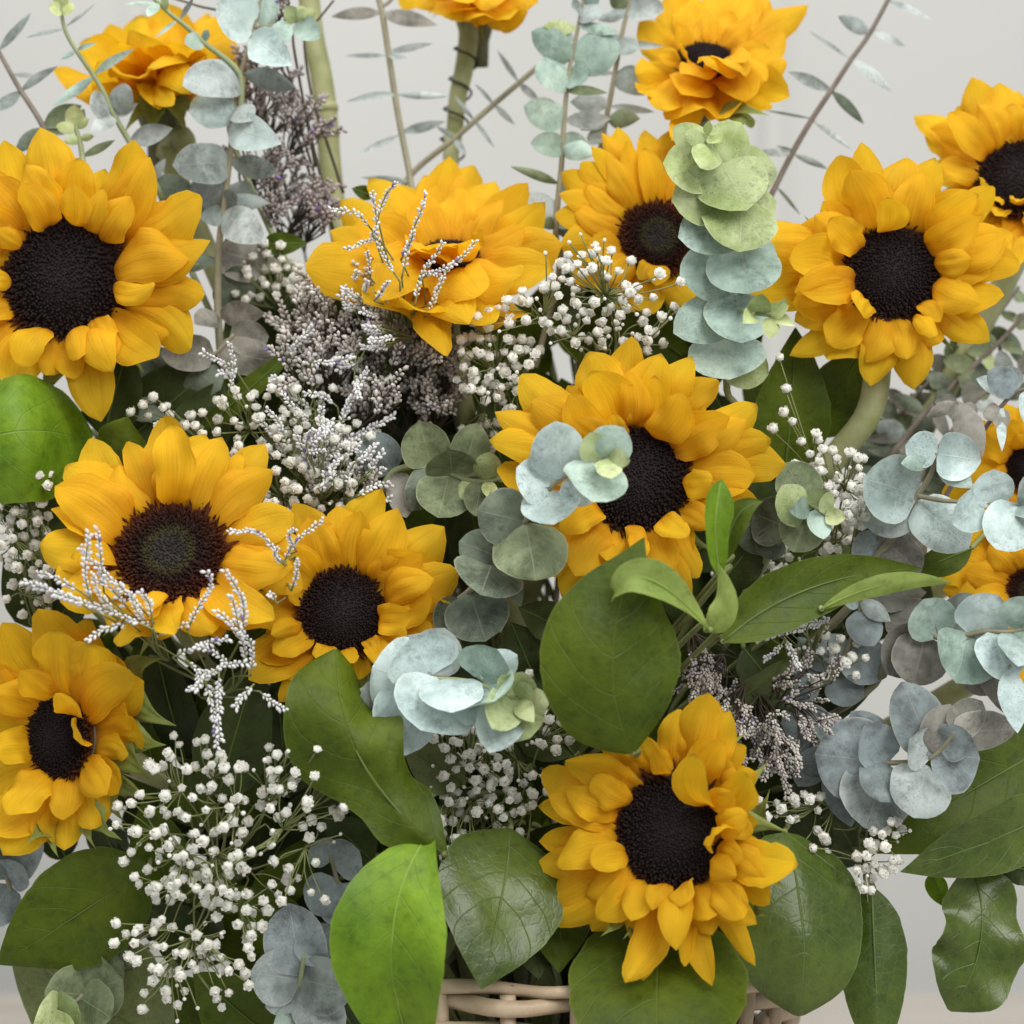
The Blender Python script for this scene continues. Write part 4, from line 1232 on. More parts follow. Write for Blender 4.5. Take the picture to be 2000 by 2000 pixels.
sprig('upright teal eucalyptus sprig with rounded leaves, standing by the fanned narrow-petalled sunflower', 2,
    [(1495, -40), (1450, 200), (1410, 400), (1385, 650), (1370, 900), (1350, 1100), (1340, 1270)], -0.5, 0,
    [(1450, 150, 1282, 138, 70, 1, 0, 'lime'), (1450, 130, 1658, 175, 75, 1, 0, 'teal'), (1435, 310, 1220, 175, 150, 1, 0), (1440, 310, 1680, 265, 205, 1, 0), (1410, 395, 1238, 410, 175, 1.4, 0), (1412, 390, 1505, 430, 140, 0.5, 0), (1400, 490, 1592, 500, 62, 1.4, 0, 'olive'), (1390, 655, 1178, 575, 145, 1, 0), (1390, 650, 1625, 640, 85, -0.5, 0, 'grey'),
     (1372, 795, 1212, 775, 115, 1, 0), (1372, 795, 1542, 835, 110, 1.5, 0), (1372, 760, 1500, 770, 90, -0.5, 0), (1352, 990, 1126, 908, 62, 1, 0, 'olive'), (1352, 990, 1465, 1010, 70, 0.6, 0, 'dark'), (1342, 1180, 1170, 1050, 130, -0.6, 0, 'grey'), (1340, 1190, 1270, 1220, 60, 0.6, 0, 'olive'), (1340, 1225, 1500, 1215, 40, 1, 0), (1340, 1250, 1560, 1250, 90, -0.5, 0, 'blue'),
     (1485, 40, 1430, 40, 90, 0.6, 0, 'grey'), (1485, 40, 1565, 95, 120, 0.6, 0, 'grey'), (1490, 10, 1560, -60, 100, 0.5, 0), (1440, 220, 1370, 170, 40, 0, 0, 'grey')], 'teal', seed=8)
sprig('grey eucalyptus sprig behind the teal one, touching the upward tilted sunflower', 2,
    [(1745, -60), (1730, 40), (1690, 220), (1640, 500), (1600, 700), (1570, 900)], -2.2, -2.0,
    [(1730, 60, 1575, 105, 60, 0.6, 0), (1725, 40, 1915, 55, 120, 1, 0), (1690, 200, 1750, 285, 110, 1.3, 0), (1690, 235, 1895, 250, 50, 0.8, 0), (1665, 395, 1872, 480, 135, 1, 0), (1655, 395, 1478, 385, 44, 0.7, 0), (1632, 560, 1428, 550, 100, 1, 0), (1640, 570, 1842, 600, 52, 0.8, 0), (1620, 640, 1785, 640, 100, 1.2, 0, 'olive'), (1605, 700, 1520, 775, 80, 0.8, 0), (1615, 650, 1480, 700, 60, 0.6, 0), (1740, 10, 1640, -40, 120, 0.4, 0, 'olive'), (1690, 210, 1590, 230, 70, 0, 0)], 'grey', seed=9)
sprig('leaning dark eucalyptus twig with small slender leaf pairs, standing against the plain wall', 3,
    [(1230, -60), (1100, 180), (1000, 320), (890, 490), (790, 640), (680, 830), (560, 1070), (480, 1250)], -3.0, -2.5,
    [(1110, 175, 938, 92, 76, 0.8, 0), (1115, 160, 1272, 240, 56, 0.6, 0), (1000, 320, 798, 184, 24, 0.4, 0), (1005, 325, 1192, 475, 78, 0.6, 0), (895, 485, 688, 400, 78, 0.8, 0), (900, 490, 1048, 648, 66, 0.6, 0, 'dark'), (790, 640, 568, 600, 18, 0.4, 0, 'dark'), (790, 650, 982, 790, 36, 0.5, 0), (690, 830, 508, 820, 52, 0.6, 0), (700, 835, 852, 902, 44, 0.6, 0), (595, 1000, 712, 1142, 24, 0.5, 0, 'dark'), (1200, 0, 1412, 98, 42, 0.6, 0), (700, 820, 605, 790, 16, 0.4, 0, 'dark')], twig=TWIG_DARK, r0=0.0011, seed=10)
sprig('leafy pale green eucalyptus spike with big overlapping round leaves, in front of two sunflowers', 3,
    [(225, 690), (280, 930), (410, 1150), (400, 1400), (390, 1600), (320, 1840), (330, 2100)], 9.0, 6.5,
    [(270, 850, 50, 690, 150, 0.5, 0, 'lime'), (285, 870, 400, 670, 210, 0.3, 0, 'lime'), (250, 925, 0, 880, 250, 0.8, 0, 'lime'), (310, 925, 590, 920, 260, -0.4, 0, 'lime'), (320, 880, 430, 1120, 330, 1.2, 0, 'lime'), (370, 1040, 48, 1080, 290, 0.6, 0, 'lime'), (420, 1070, 395, 1345, 355, 1.4, 0, 'lime'), (390, 1200, 84, 1275, 260, 0.6, 0, 'teal'),
     (410, 1320, 440, 1570, 345, 1.4, 0, 'teal'), (390, 1430, 92, 1490, 270, 0.6, 0, 'teal'), (375, 1570, 410, 1835, 320, 1.4, 0, 'teal'), (365, 1650, 58, 1790, 230, 0.8, 0, 'teal'), (320, 1800, 345, 2035, 355, 1.2, 0, 'teal'), (330, 1950, 545, 2015, 200, 0.3, 0, 'lime'), (400, 1150, 590, 1090, 190, -0.8, 0, 'lime'), (400, 1400, 590, 1370, 190, -0.8, 0, 'teal'), (240, 760, 110, 730, 90, 1.4, 0, 'lime'), (235, 740, 300, 760, 80, 1.4, 0, 'lime'), (225, 740, 230, 655, 46, 1, 0, 'bud'), (250, 800, 190, 900, 150, 1.8, 0, 'lime'),
     (460, 1690, 420, 1740, 90, 1.6, 0, 'lime'), (480, 1680, 520, 1590, 110, 1.2, 0, 'lime'), (540, 1690, 660, 1650, 80, 1, 0, 'lime'), (560, 1700, 695, 1755, 60, 1, 0, 'bud'), (560, 1710, 560, 1820, 90, 1.4, 0, 'bud'), (600, 1680, 640, 1610, 50, .8, 0, 'lime')], 'lime', twig=TWIG_GREEN, branches=[[(385, 1640, 9), (480, 1690, 10), (640, 1710, 10.5)]], seed=11)
sprig('teal eucalyptus tip overlapping the central sunflower, with darker leaves down its stem', 5,
    [(1500, 665), (1420, 700), (1200, 810), (1050, 1000), (890, 1210), (740, 1390), (640, 1480)], 14.6, 8.5,
    [(1230, 790, 1200, 492, 230, 0.8, 0, 'pale'), (1170, 850, 998, 735, 200, 0.5, 25, 'pale'), (1170, 860, 1190, 1025, 250, 1.4, 0, 'pale'), (1240, 820, 1385, 915, 120, -0.6, 0, 'pale'), (1420, 705, 1400, 900, 270, 1.4, 0, 'teal'), (1430, 690, 1565, 520, 180, 0, 0, 'teal'), (1420, 690, 1390, 545, 130, 0.8, 0, 'lime'), (1470, 670, 1598, 690, 80, 0.8, 0, 'bud'), (1460, 660, 1455, 565, 80, 0.8, 0, 'teal'), (1470, 680, 1500, 780, 110, 1, 0, 'lime'), (1180, 820, 1080, 650, 130, 0, 0, 'pale'),
     (1045, 1030, 1090, 1320, 310, 1.2, 0, 'olive'), (1030, 1020, 790, 960, 240, 0.2, 0, 'dark'), (860, 1240, 800, 1405, 300, 1.4, 0, 'dark'), (880, 1200, 690, 1130, 170, 0, 0, 'dark'), (740, 1400, 820, 1650, 270, 0.8, 0, 'dark'), (930, 1250, 1010, 1452, 90, -0.4, 0, 'dark'), (900, 1180, 1000, 1060, 180, -0.5, 0, 'olive'), (700, 1440, 620, 1650, 190, 0, 0, 'dark')], 'teal', seed=12, ws=1.12)
sprig('dusky olive eucalyptus sprig with upright oval leaves, beside the darkest statice', 5,
    [(980, 770), (830, 800), (720, 790), (530, 725), (330, 745), (250, 900)], 7.6, 5.6,
    [(330, 745, 172, 560, 190, 0.6, 0, 'blue'), (340, 760, 395, 985, 130, 0.6, 0, 'brown'), (525, 720, 470, 487, 225, 0.8, 0, 'olive'), (530, 730, 430, 950, 150, 0.4, 0, 'dark'), (640, 770, 630, 635, 240, 1.6, 0, 'olive'), (700, 770, 775, 500, 190, 0.2, 0, 'olive'), (620, 780, 570, 985, 260, 1.2, 0, 'olive'), (825, 790, 850, 650, 130, 0.6, 0, 'lime'), (800, 800, 770, 980, 140, 0.8, 0, 'olive'), (870, 790, 990, 760, 50, 0.6, 0, 'bud'), (850, 800, 890, 900, 50, 1, 0, 'bud'), (830, 800, 830, 880, 50, 1, 0, 'bud'), (700, 800, 760, 900, 120, 0.6, 0, 'lime')], 'olive', twig=TWIG_GREEN, seed=13)
sprig('pale icy blue eucalyptus tip with crowded leaves, above the bright leaf', 8,
    [(1110, 200), (960, 170), (750, 90), (500, 70), (330, 60), (200, 120)], 13.2, 11.0,
    [(420, 90, 222, 10, 290, 0.2, 0), (400, 100, 390, 465, 250, 0.4, 0), (620, 90, 480, 335, 330, 1.4, 0), (640, 60, 640, 245, 240, 2.2, 0), (520, 40, 430, -140, 280, 0.8, 0), (520, 30, 600, -190, 200, 0, 0, 'grey'), (470, 60, 400, -150, 300, -0.3, 0, 'grey'), (790, 50, 880, -80, 220, 0.8, 0, 'teal'), (800, 40, 985, -50, 130, 0, 0), (840, 100, 870, 190, 220, 2.4, 0, 'teal'), (960, 170, 850, 455, 190, 1.2, 0), (950, 170, 860, 330, 160, 2.0, 0, 'lime'), (970, 180, 1060, 380, 170, 1.2, 0, 'lime'), (970, 170, 1020, 40, 150, 0.8, 0, 'lime'), (1010, 180, 1155, 215, 110, 0.8, 0, 'bud'), (1000, 190, 1080, 300, 80, 1.6, 0, 'bud'), (990, 160, 1070, 120, 80, 1.2, 0, 'lime'), (740, 90, 720, 310, 200, 0.8, 0), (330, 60, 300, 330, 230, -0.5, 0, 'grey')], 'pale', twig=TWIG_GREEN, seed=14, ws=1.22)
sprig("olive eucalyptus tip with round layered leaves, beside the small clump of baby's breath", 6,
    [(880, 990), (790, 935), (720, 960), (640, 1080), (560, 1200)], 9.6, 7.0,
    [(770, 920, 650, 712, 220, 0.2, 0, 'olive'), (770, 955, 690, 1170, 215, 0.2, 0, 'olive'), (770, 925, 600, 930, 200, 1.4, 0, 'lime'), (770, 930, 670, 960, 110, 2.0, 0, 'teal'), (795, 935, 845, 845, 100, 0.6, 0, 'lime'), (805, 950, 850, 1105, 110, 0.8, 0, 'teal'), (850, 985, 965, 1000, 80, 0.4, 0, 'bud'), (850, 970, 880, 860, 70, 0.4, 0, 'lime'), (660, 1050, 480, 980, 230, -0.6, 0, 'dark'), (630, 1100, 390, 1110, 160, -0.6, 0, 'dark'), (630, 1100, 500, 1180, 150, 0, 0, 'dark')], 'olive', twig=TWIG_GREEN, seed=15)
sprig('silvery blue eucalyptus sprig with a side shoot of small round leaves', 6,
    [(1460, 645), (1430, 760), (1350, 890), (1290, 1000), (1220, 1110), (1100, 1260)], 9.8, 7.0,
    [(1350, 880, 1078, 790, 290, 0.5, 0, 'pale'), (1340, 910, 1085, 1030, 210, -0.5, 0, 'grey'), (1360, 920, 1620, 1150, 220, 0.8, 0, 'pale'), (1470, 660, 1690, 690, 200, 0.8, 0, 'pale'), (1470, 640, 1300, 610, 150, 0.4, 0, 'pale'), (1470, 690, 1645, 830, 110, 1, 0, 'pale'), (1450, 690, 1278, 705, 80, 1, 0, 'teal'), (1670, 925, 1550, 1020, 170, 1.0, 0, 'pale'), (1690, 910, 1770, 745, 170, 0.6, 0, 'pale'), (1690, 900, 1655, 820, 90, 0, 0, 'pale'), (1870, 930, 1790, 1155, 220, 1.0, 0, 'pale'), (1890, 925, 1960, 760, 160, 0.6, 0, 'grey'), (1880, 940, 2010, 1000, 170, 1, 0, 'pale'),
     (1230, 1090, 1020, 1040, 90, -0.5, 0, 'brown'), (1200, 1130, 1365, 1290, 170, 0.2, 0, 'brown'), (1250, 1070, 1400, 1200, 170, -1.5, 0, 'brown'), (1200, 1140, 1010, 1180, 150, -0.5, 0, 'blue')], 'pale', branches=[[(1355, 880, 9), (1500, 905, 9.8), (1680, 915, 10.6), (1870, 930, 11), (1990, 930, 11)]], twig=TWIG, r1=0.0019, seed=16, ws=1.10)
sprig('pale teal eucalyptus sprig with broad drooping leaves, over the lower edge sunflower', 6,
    [(2050, 1560), (1870, 1610), (1740, 1610), (1640, 1625), (1480, 1645), (1390, 1610), (1200, 1760)], 10.5, 7.5,
    [(1480, 1650, 1395, 1445, 210, 0.4, 0, 'teal'), (1490, 1640, 1680, 1440, 190, -0.6, 0, 'grey'), (1640, 1620, 1790, 1425, 220, 0.8, 0, 'pale'), (1640, 1625, 1570, 1875, 290, 0.8, 0, 'teal'), (1740, 1610, 1860, 1870, 190, 1.0, 0, 'pale'), (1870, 1600, 2000, 1440, 210, 0.8, 0, 'teal'), (1880, 1620, 2010, 1760, 200, 1, 0, 'teal'), (1870, 1620, 1900, 1790, 150, 1.4, 0, 'pale'), (1850, 1800, 1895, 2140, 130, 1.2, 0, 'pale'), (1400, 1610, 1200, 1830, 220, -0.2, 0, 'brown'), (1420, 1640, 1330, 1890, 240, 0.3, 0, 'brown'), (1400, 1600, 1230, 1500, 200, -1, 0, 'brown'), (1650, 1640, 1750, 1940, 220, -0.8, 0, 'brown'), (1740, 1640, 1850, 2050, 170, -0.5, 0, 'brown')], 'teal', branches=[[(1870, 1615, 9.5), (1860, 1720, 10), (1855, 1800, 10.5)]], twig=TWIG, seed=17, ws=1.12)
sprig('slate blue eucalyptus cluster with broad flat leaves, hanging above the veined green leaf', 9,
    [(1560, 350), (1430, 495), (1190, 525), (1000, 500), (850, 420)], 10.6, 7.5,
    [(1430, 495, 1682, 500, 300, 0.6, 0, 'blue'), (1430, 490, 1320, 400, 190, 0.8, 0, 'grey'), (1400, 560, 1340, 805, 265, 1.2, 0, 'grey'), (1195, 520, 1075, 335, 190, 1.0, 0, 'blue'), (1190, 530, 1160, 725, 220, 1.4, 0, 'blue'), (1185, 525, 822, 480, 350, -0.2, 0, 'blue'), (1200, 550, 1080, 860, 320, 0.4, 0, 'grey'), (1430, 480, 1280, 105, 230, -0.6, 0, 'blue'), (1440, 470, 1530, 220, 180, 0.4, 0, 'brown'), (1200, 500, 1010, 260, 170, -0.8, 0, 'blue'), (1470, 440, 1640, 380, 160, 0.6, 0, 'blue'), (1000, 500, 700, 540, 140, -0.5, 0, 'blue'), (900, 500, 995, 850, 170, -0.2, 0, 'blue'), (860, 430, 720, 640, 150, -0.4, 0, 'blue'), (1540, 370, 1880, 340, 170, -0.4, 0, 'brown'), (1540, 360, 1700, 200, 150, -0.4, 0, 'brown'), (880, 430, 650, 250, 220, -1.2, 0, 'blue'), (860, 420, 930, 280, 200, -1, 0, 'blue')], 'blue', twig=TWIG, seed=18, ws=1.10)
sprig('dark green eucalyptus tip with scalloped round leaves, low in front of the veined underside leaf', 7,
    [(180, 2050), (300, 1880), (450, 1770), (560, 1580), (690, 1480)], 9.0, 7.0,
    [(560, 1590, 320, 1560, 210, 0.4, 0, 'olive'), (570, 1580, 670, 1500, 200, 0.2, 0, 'olive'), (520, 1650, 660, 1600, 170, 0.2, 0, 'olive'), (450, 1770, 250, 1760, 210, 0.8, 0, 'olive'), (460, 1760, 655, 1700, 230, 0.6, 0, 'olive'), (430, 1790, 590, 1900, 200, 0.9, 0, 'olive'), (310, 1880, 195, 1900, 190, 1.2, 0, 'lime'), (310, 1880, 430, 1890, 180, 1.2, 0, 'lime'), (250, 1950, 400, 2010, 170, 1.6, 0, 'lime')], 'olive', seed=19, ws=1.25)
sprig('grey eucalyptus tip with four round leaves on an upright twig, low beside the bright leaf', 7,
    [(1640, 1560), (1620, 1690), (1590, 1860), (1580, 2050)], 11.0, 9.0,
    [(1625, 1685, 1890, 1760, 270, 0.6, 0, 'grey'), (1615, 1695, 1360, 1660, 260, 0.6, 0, 'grey'), (1635, 1660, 1560, 1300, 290, 0, 0, 'blue'), (1640, 1600, 1760, 1400, 170, -0.4, 0, 'blue'), (1600, 1740, 1830, 1990, 230, 1.0, 0, 'grey'), (1585, 1880, 1480, 1930, 130, 1, 0, 'teal'), (1600, 1750, 1440, 1840, 160, 0.6, 0, 'grey')], 'grey', twig=TWIG_GREEN, seed=20)
sprig('shaded grey eucalyptus leaves between the bright leaf and the dense baby\'s breath', 7,
    [(1780, 1020), (1820, 1180), (1830, 1350), (1900, 1500)], 8.0, 7.5,
    [(1820, 1150, 1690, 1330, 220, 0.3, 0, 'blue'), (1825, 1180, 1900, 1400, 240, 0.3, 0, 'blue'), (1800, 1080, 1930, 1000, 200, 0, 0, 'blue'), (1790, 1050, 1690, 960, 150, 0, 0, 'blue')], 'blue', seed=21)
sprig('loose grey-green eucalyptus twigs with small leaves, behind the thick slanting stem', 12,
    [(2000, 0), (1700, 330), (1450, 560), (1250, 750), (1000, 1000), (800, 1250), (650, 1450)], -2.5, -1.5,
    [(1700, 330, 1930, 430, 90, 0, 0, 'olive'), (1690, 340, 1500, 260, 90, 0, 0, 'olive'), (1640, 390, 1400, 420, 120, 0, 0, 'olive'), (1450, 560, 1180, 500, 150, 0.4, 0, 'olive'), (1420, 580, 1540, 880, 250, 1.2, 0, 'olive'), (1600, 460, 1640, 620, 110, 0.5, 0, 'lime'), (1270, 740, 1000, 640, 130, 0.3, 0, 'dark'), (1250, 760, 1100, 900, 130, 0.3, 0, 'dark'), (1000, 1000, 720, 820, 120, 0, 0, 'dark'), (1000, 1000, 960, 1230, 190, 0, 0, 'dark'), (830, 1200, 510, 1110, 170, 0.4, 0, 'grey'), (830, 1230, 480, 1240, 120, 0.6, 0, 'brown'), (780, 1260, 900, 1400, 150, 0.5, 0, 'brown'), (690, 1400, 380, 1220, 150, -0.4, 0, 'dark'), (700, 1400, 300, 1330, 90, 0, 0, 'dark'), (1800, 220, 1880, 520, 110, -0.5, 0, 'dark'), (1850, 170, 1960, 100, 130, -0.5, 0, 'olive')],
    branches=[[(1450, 560, -2), (1440, 700, -2.2), (1380, 960, -2.2)], [(1700, 330, -2.5), (1710, 450, -2.8), (1705, 640, -3)]], twig=TWIG_DARK, r0=0.0009, r1=0.0018, seed=22)
def auto_sprig(label, stem, f0, f1, step, L, var, seed):
    rr = random.Random(seed)
    leaves = []
    pts = [np.array(p, float) for p in stem]
    cum = [0]
    for q0, q1 in zip(pts, pts[1:]):
        cum.append(cum[-1] + np.linalg.norm(q1 - q0))
    d = step * 0.4
    while d < cum[-1]:
        k = max(1, int(np.searchsorted(cum, d)))
        t = (d - cum[k - 1]) / (cum[k] - cum[k - 1])
        p = pts[k - 1] * (1 - t) + pts[k] * t
        tg = (pts[k] - pts[k - 1]) / np.linalg.norm(pts[k] - pts[k - 1])
        nn = np.array([-tg[1], tg[0]])
        for sd in (-1, 1):
            l = L * rr.uniform(0.6, 1.1)
            q = p + nn * sd * l * rr.uniform(0.6, 1.0) - tg * l * rr.uniform(0.0, 0.6)
            leaves.append((p[0], p[1], q[0], q[1], l * rr.uniform(0.35, 0.85), rr.uniform(-0.5, 0.8), rr.uniform(-30, 30), rr.choice(var)))
        d += step * rr.uniform(0.8, 1.2)
    sprig(label, 0, stem, f0, f1, leaves, var[0], twig=TWIG_DARK, r0=0.0008, r1=0.0013, seed=seed)
auto_sprig('blurred olive eucalyptus twig far back, beside the upper edge sunflowers', [(1990, 560), (1930, 640), (1840, 740), (1760, 850), (1700, 960)], -4.5, -3.0, 42, 62, ('olive', 'dark', 'grey'), 31)
auto_sprig('dim dusky eucalyptus twig far back, just under the layered sunflower', [(1880, 690), (1800, 760), (1740, 830), (1660, 930)], -3.5, -2.0, 40, 58, ('dark', 'brown', 'olive'), 32)
auto_sprig('grey eucalyptus twig far back at the edge, above the silvery sprig', [(2020, 720), (1930, 760), (1860, 840), (1800, 930), (1760, 1040)], -1.5, 0.5, 44, 66, ('grey', 'brown', 'dark'), 33)
sprig('taupe eucalyptus sprig with long cupped leaves, above the edge sunflowers', 12,
    [(2050, 760), (1860, 800), (1700, 960), (1540, 1180), (1380, 1420)], 6.5, 5.5,
    [(1850, 780, 1600, 620, 240, 0.6, 0, 'blue'), (1830, 800, 1500, 680, 170, -0.4, 0, 'pale'), (1860, 760, 1720, 560, 190, -0.2, 0, 'grey'), (1720, 930, 1725, 1310, 110, 0.8, 0, 'pale'), (1700, 940, 1560, 1040, 140, 0.4, 0, 'brown'), (1720, 950, 1700, 1150, 150, 0.4, 0, 'brown'), (1300, 880, 1100, 900, 120, 0, 0, 'brown'), (1290, 880, 1530, 1380, 240, 0.4, 0, 'brown'), (1290, 900, 1020, 1030, 120, 0.2, 0, 'brown'), (1960, 790, 1940, 1080, 170, 0.8, 0, 'pale'), (1400, 1050, 1440, 900, 140, 0, 0, 'brown')], 'brown', twig=TWIG_DARK, seed=23, r1=0.0011, branches=[[(1540, 1180, 6), (1420, 1060, 6), (1290, 890, 6)]])
sprig('bluish grey eucalyptus leaf spray just peeping out below the turned sunflower', 7,
    [(-40, 1000), (30, 1120), (80, 1300), (150, 1420)], 5.5, 5,
    [(40, 1150, 190, 860, 200, 0.3, 0, 'blue'), (30, 1150, -80, 900, 200, 0.3, 0, 'blue'), (50, 1180, -60, 1400, 190, 0.3, 0, 'blue'), (40, 1150, 120, 1080, 180, 0.6, 0, 'blue')], 'blue', seed=24)
sprig('shadowed grey eucalyptus leaves deep inside, under the broad paired eucalyptus', 4,
    [(1260, 10), (1150, 120), (1000, 170), (830, 300), (700, 450)], 3.4, 2.5,
    [(1150, 110, 880, 110, 170, 0.3, 0, 'brown'), (1170, 100, 1500, 160, 170, 0.3, 0, 'brown'), (900, 250, 660, 290, 200, 0, 0, 'dark'), (1240, 30, 1440, 20, 160, 0, 0, 'brown'), (1010, 170, 1180, 300, 190, 0.2, 0, 'dark'), (830, 310, 720, 460, 200, 0.2, 0, 'dark'), (900, 230, 760, 120, 190, -.2, 0, 'dark')], 'dark', seed=25)
sprig('slate eucalyptus leaves tucked below the folded green leaf, among statice twigs', 6,
    [(1060, 1430), (1030, 1560), (960, 1750), (880, 1850), (780, 1950)], 7.4, 6.2,
    [(1040, 1440, 1205, 1550, 90, 0.6, 0, 'grey'), (1030, 1480, 950, 1400, 60, 0, 0, 'pale'), (1020, 1500, 1120, 1680, 160, 0.6, 0, 'blue'), (980, 1700, 1180, 1850, 220, 0.2, 0, 'blue'), (960, 1760, 860, 1640, 140, 0, 0, 'blue'), (900, 1830, 720, 1650, 120, 0, 0, 'blue'), (880, 1860, 1060, 1960, 180, 0.2, 0, 'blue'), (840, 1890, 640, 1900, 170, 0, 0, 'blue'), (1040, 1430, 1390, 1400, 160, -0.4, 0, 'brown'), (1000, 1650, 1120, 1700, 140, -1, 0, 'teal')], 'blue', seed=26)

# ================================================================== BROAD LEAVES
broad('glossy green leaf with its end rolled back, under the largest sunflower',
    [dict(r=4, b=(-330, 640), t=(430, 500), w=700, fb=6.5, ft=8.0, roll=-5, bend=0.12, curl=1.7, cs=0.60, m='bright', cup=-0.5, fold=0.0, pr=[(0, .1), (.2, .7), (.4, 1), (.7, 1), (.88, .8), (.97, .5), (1, .2)])], seed=1)
broad('small dark green leaf with a hooked edge, above the red-brown-centred sunflower',
    [dict(r=4, b=(620, 720), t=(690, 450), w=300, fb=6.5, ft=7.5, m='mid', ruf=0.3, rk=1.0, cup=-0.2)], seed=2)
broad('large smooth heart-shaped leaf between the central and the lowest sunflower',
    [dict(r=0, b=(1235, 1470), t=(1258, 1050), c=(1196, 1270), fc=15.2, w=278, fb=14.4, ft=14.6, roll=6, bend=0.0, m='mid', cup=-0.25, fold=0.04, ruf=0.03, tw=0.0, pr=[(0, .08), (.04, .35), (.14, .72), (.34, .98), (.48, 1.0), (.62, .92), (.78, .58), (.9, .22), (1, .01)])], seed=3)
broad('branch of three folded serrated leaves meeting at one node, right below the central sunflower',
    [dict(r=11, b=(1400, 1935), t=(782, 1762), c=(1010, 1610), w=250, fb=14.4, ft=15.6, fc=16.0, roll=38, bend=0.0, m='under', cup=0.15, fold=0.3, ruf=0.05, tw=0.6, pr=PR_EUCL),
     dict(r=11, b=(1470, 1580), t=(1478, 985), c=(1440, 1300), w=210, fb=13.8, ft=14.6, fc=14.8, roll=30, bend=0.0, m='bright', cup=0.1, fold=0.35, ruf=0.10, tw=0.3, pr=[(0, .2), (.2, .6), (.45, .8), (.65, 1.0), (.8, .85), (.92, .5), (1, .05)]),
     dict(r=11, b=(1500, 1500), t=(1740, 1125), c=(1570, 1230), w=190, fb=13.6, ft=14.2, fc=14.2, roll=-20, bend=0.0, m='mid', cup=0.1, fold=0.2, ruf=0.08, tw=-0.3),
     dict(r=11, b=(1380, 1935), t=(1450, 1510), c=(1500, 1770), w=190, fb=14.0, ft=14.2, fc=14.6, roll=-25, bend=0.0, m='under', cup=-0.2, fold=0.1, ruf=0.10, tw=0.4),
     dict(r=6, b=(310, 1665), t=(1380, 1270), c=(760, 1390), w=330, fb=12.0, ft=9.0, roll=-10, bend=0.05, m='mid', cup=0.15, fold=0.1, ruf=0.05),
     dict(r=6, b=(840, 1490), t=(1545, 1350), c=(1180, 1350), w=130, fb=11.5, ft=11.0, roll=20, bend=0.03, m='under', cup=-0.2, fold=0.0, ruf=0.04, pr=PR_EUCL)], seed=4)
broad('long twisting green leaf with a pale curled edge, below the pale blue eucalyptus tip',
    [dict(r=8, b=(590, 1010), t=(20, -90), c=(150, 470), w=640, fb=13.2, ft=11.0, fc=12.8, roll=-8, bend=0.05, m='mid', cup=-0.2, fold=-0.25, ruf=0.5, rk=1.7, tw=-0.9, und=0.09, pr=[(0, .12), (.08, .42), (.18, .58), (.27, .52), (.36, .62), (.52, .9), (.68, 1.0), (.84, .8), (.95, .4), (1, .05)])], seed=5)
broad('bright green leaf with arching veins, the freshest leaf above the basket',
    [dict(r=8, b=(520, 900), t=(470, 2200), c=(330, 1480), w=640, fb=12.8, ft=13.5, fc=14.5, roll=8, bend=0.04, m='bright', cup=0.05, fold=0.22, ruf=0.08, pr=[(0, .12), (.1, .38), (.25, .72), (.45, 1.0), (.62, .98), (.8, .68), (.92, .3), (1, .01)])], seed=6)
broad('dark pointed glossy leaf hanging right over the basket rim',
    [dict(r=8, b=(960, 880), t=(800, 1745), w=740, fb=9.8, ft=13.4, roll=-12, bend=0.08, m='gloss', cup=-0.1, fold=0.06, ruf=0.06)], seed=7)
broad('small shaded leaf pair filling the gap just above the basket rim',
    [dict(r=8, b=(1240, 1150), t=(1220, 1660), w=360, fb=8.0, ft=10.2, m='mid', roll=5), dict(r=8, b=(1040, 1300), t=(1110, 1690), w=300, fb=7.5, ft=9.6, m='dark', roll=-5)], seed=27)
broad('broad dark leaf hanging under the lowest sunflower, covering the basket side',
    [dict(r=8, b=(1760, 1330), t=(1740, 2500), w=980, fb=9.4, ft=16.5, roll=8, bend=0.06, m='mid', cup=-0.05, fold=0.08, ruf=0.06)], seed=8)
broad('wide glossy leaf with a shining fold, beside the lowest sunflower',
    [dict(r=9, b=(640, 900), t=(720, 1890), c=(720, 1400), w=800, fb=9.0, ft=10.5, fc=10.6, roll=-14, bend=0.04, m='gloss', cup=-0.1, fold=-0.22, ruf=0.12, rk=1.6, pr=[(0, .25), (.1, .72), (.3, .98), (.5, 1.0), (.7, .85), (.85, .66), (.95, .4), (1, .08)])], seed=9)
broad('narrow upright glossy leaf hanging beside the wide folded one, tiny white blossoms in front',
    [dict(r=9, b=(1110, 1190), t=(1150, 2200), w=370, fb=8.5, ft=9.5, roll=6, bend=0.03, m='gloss', cup=0.0, fold=-0.35, ruf=0.03, tw=0.1)], seed=10)
broad('branch of long green leaves at the edge, one hanging leaf wavy and notched',
    [dict(r=9, b=(2150, 380), t=(1060, 1010), w=600, fb=6.0, ft=7.6, roll=12, bend=0.06, m='mid', cup=0.0, fold=0.10, ruf=0.05),
     dict(r=9, b=(2150, 760), t=(1265, 1112), w=400, fb=7.5, ft=9.2, roll=-8, bend=0.06, m='gloss', cup=0.06, fold=0.05, ruf=0.05),
     dict(r=9, b=(1660, 1080), t=(1530, 1860), c=(1690, 1500), w=500, fb=7.0, ft=8.0, fc=8.0, roll=-10, bend=0.02, m='gloss', cup=0.0, fold=0.06, ruf=0.22, rk=2.6, pr=[(0, .25), (.12, .75), (.22, .9), (.34, .8), (.5, 1.0), (.68, .95), (.82, .8), (.93, .45), (1, .05)]),
     dict(r=9, b=(1430, 1120), t=(1500, 1300), w=120, fb=6.6, ft=6.8, m='bright'),
     dict(r=9, b=(1800, 1080), t=(2100, 1120), w=180, fb=6.5, ft=6.8, m='dark')], seed=11)
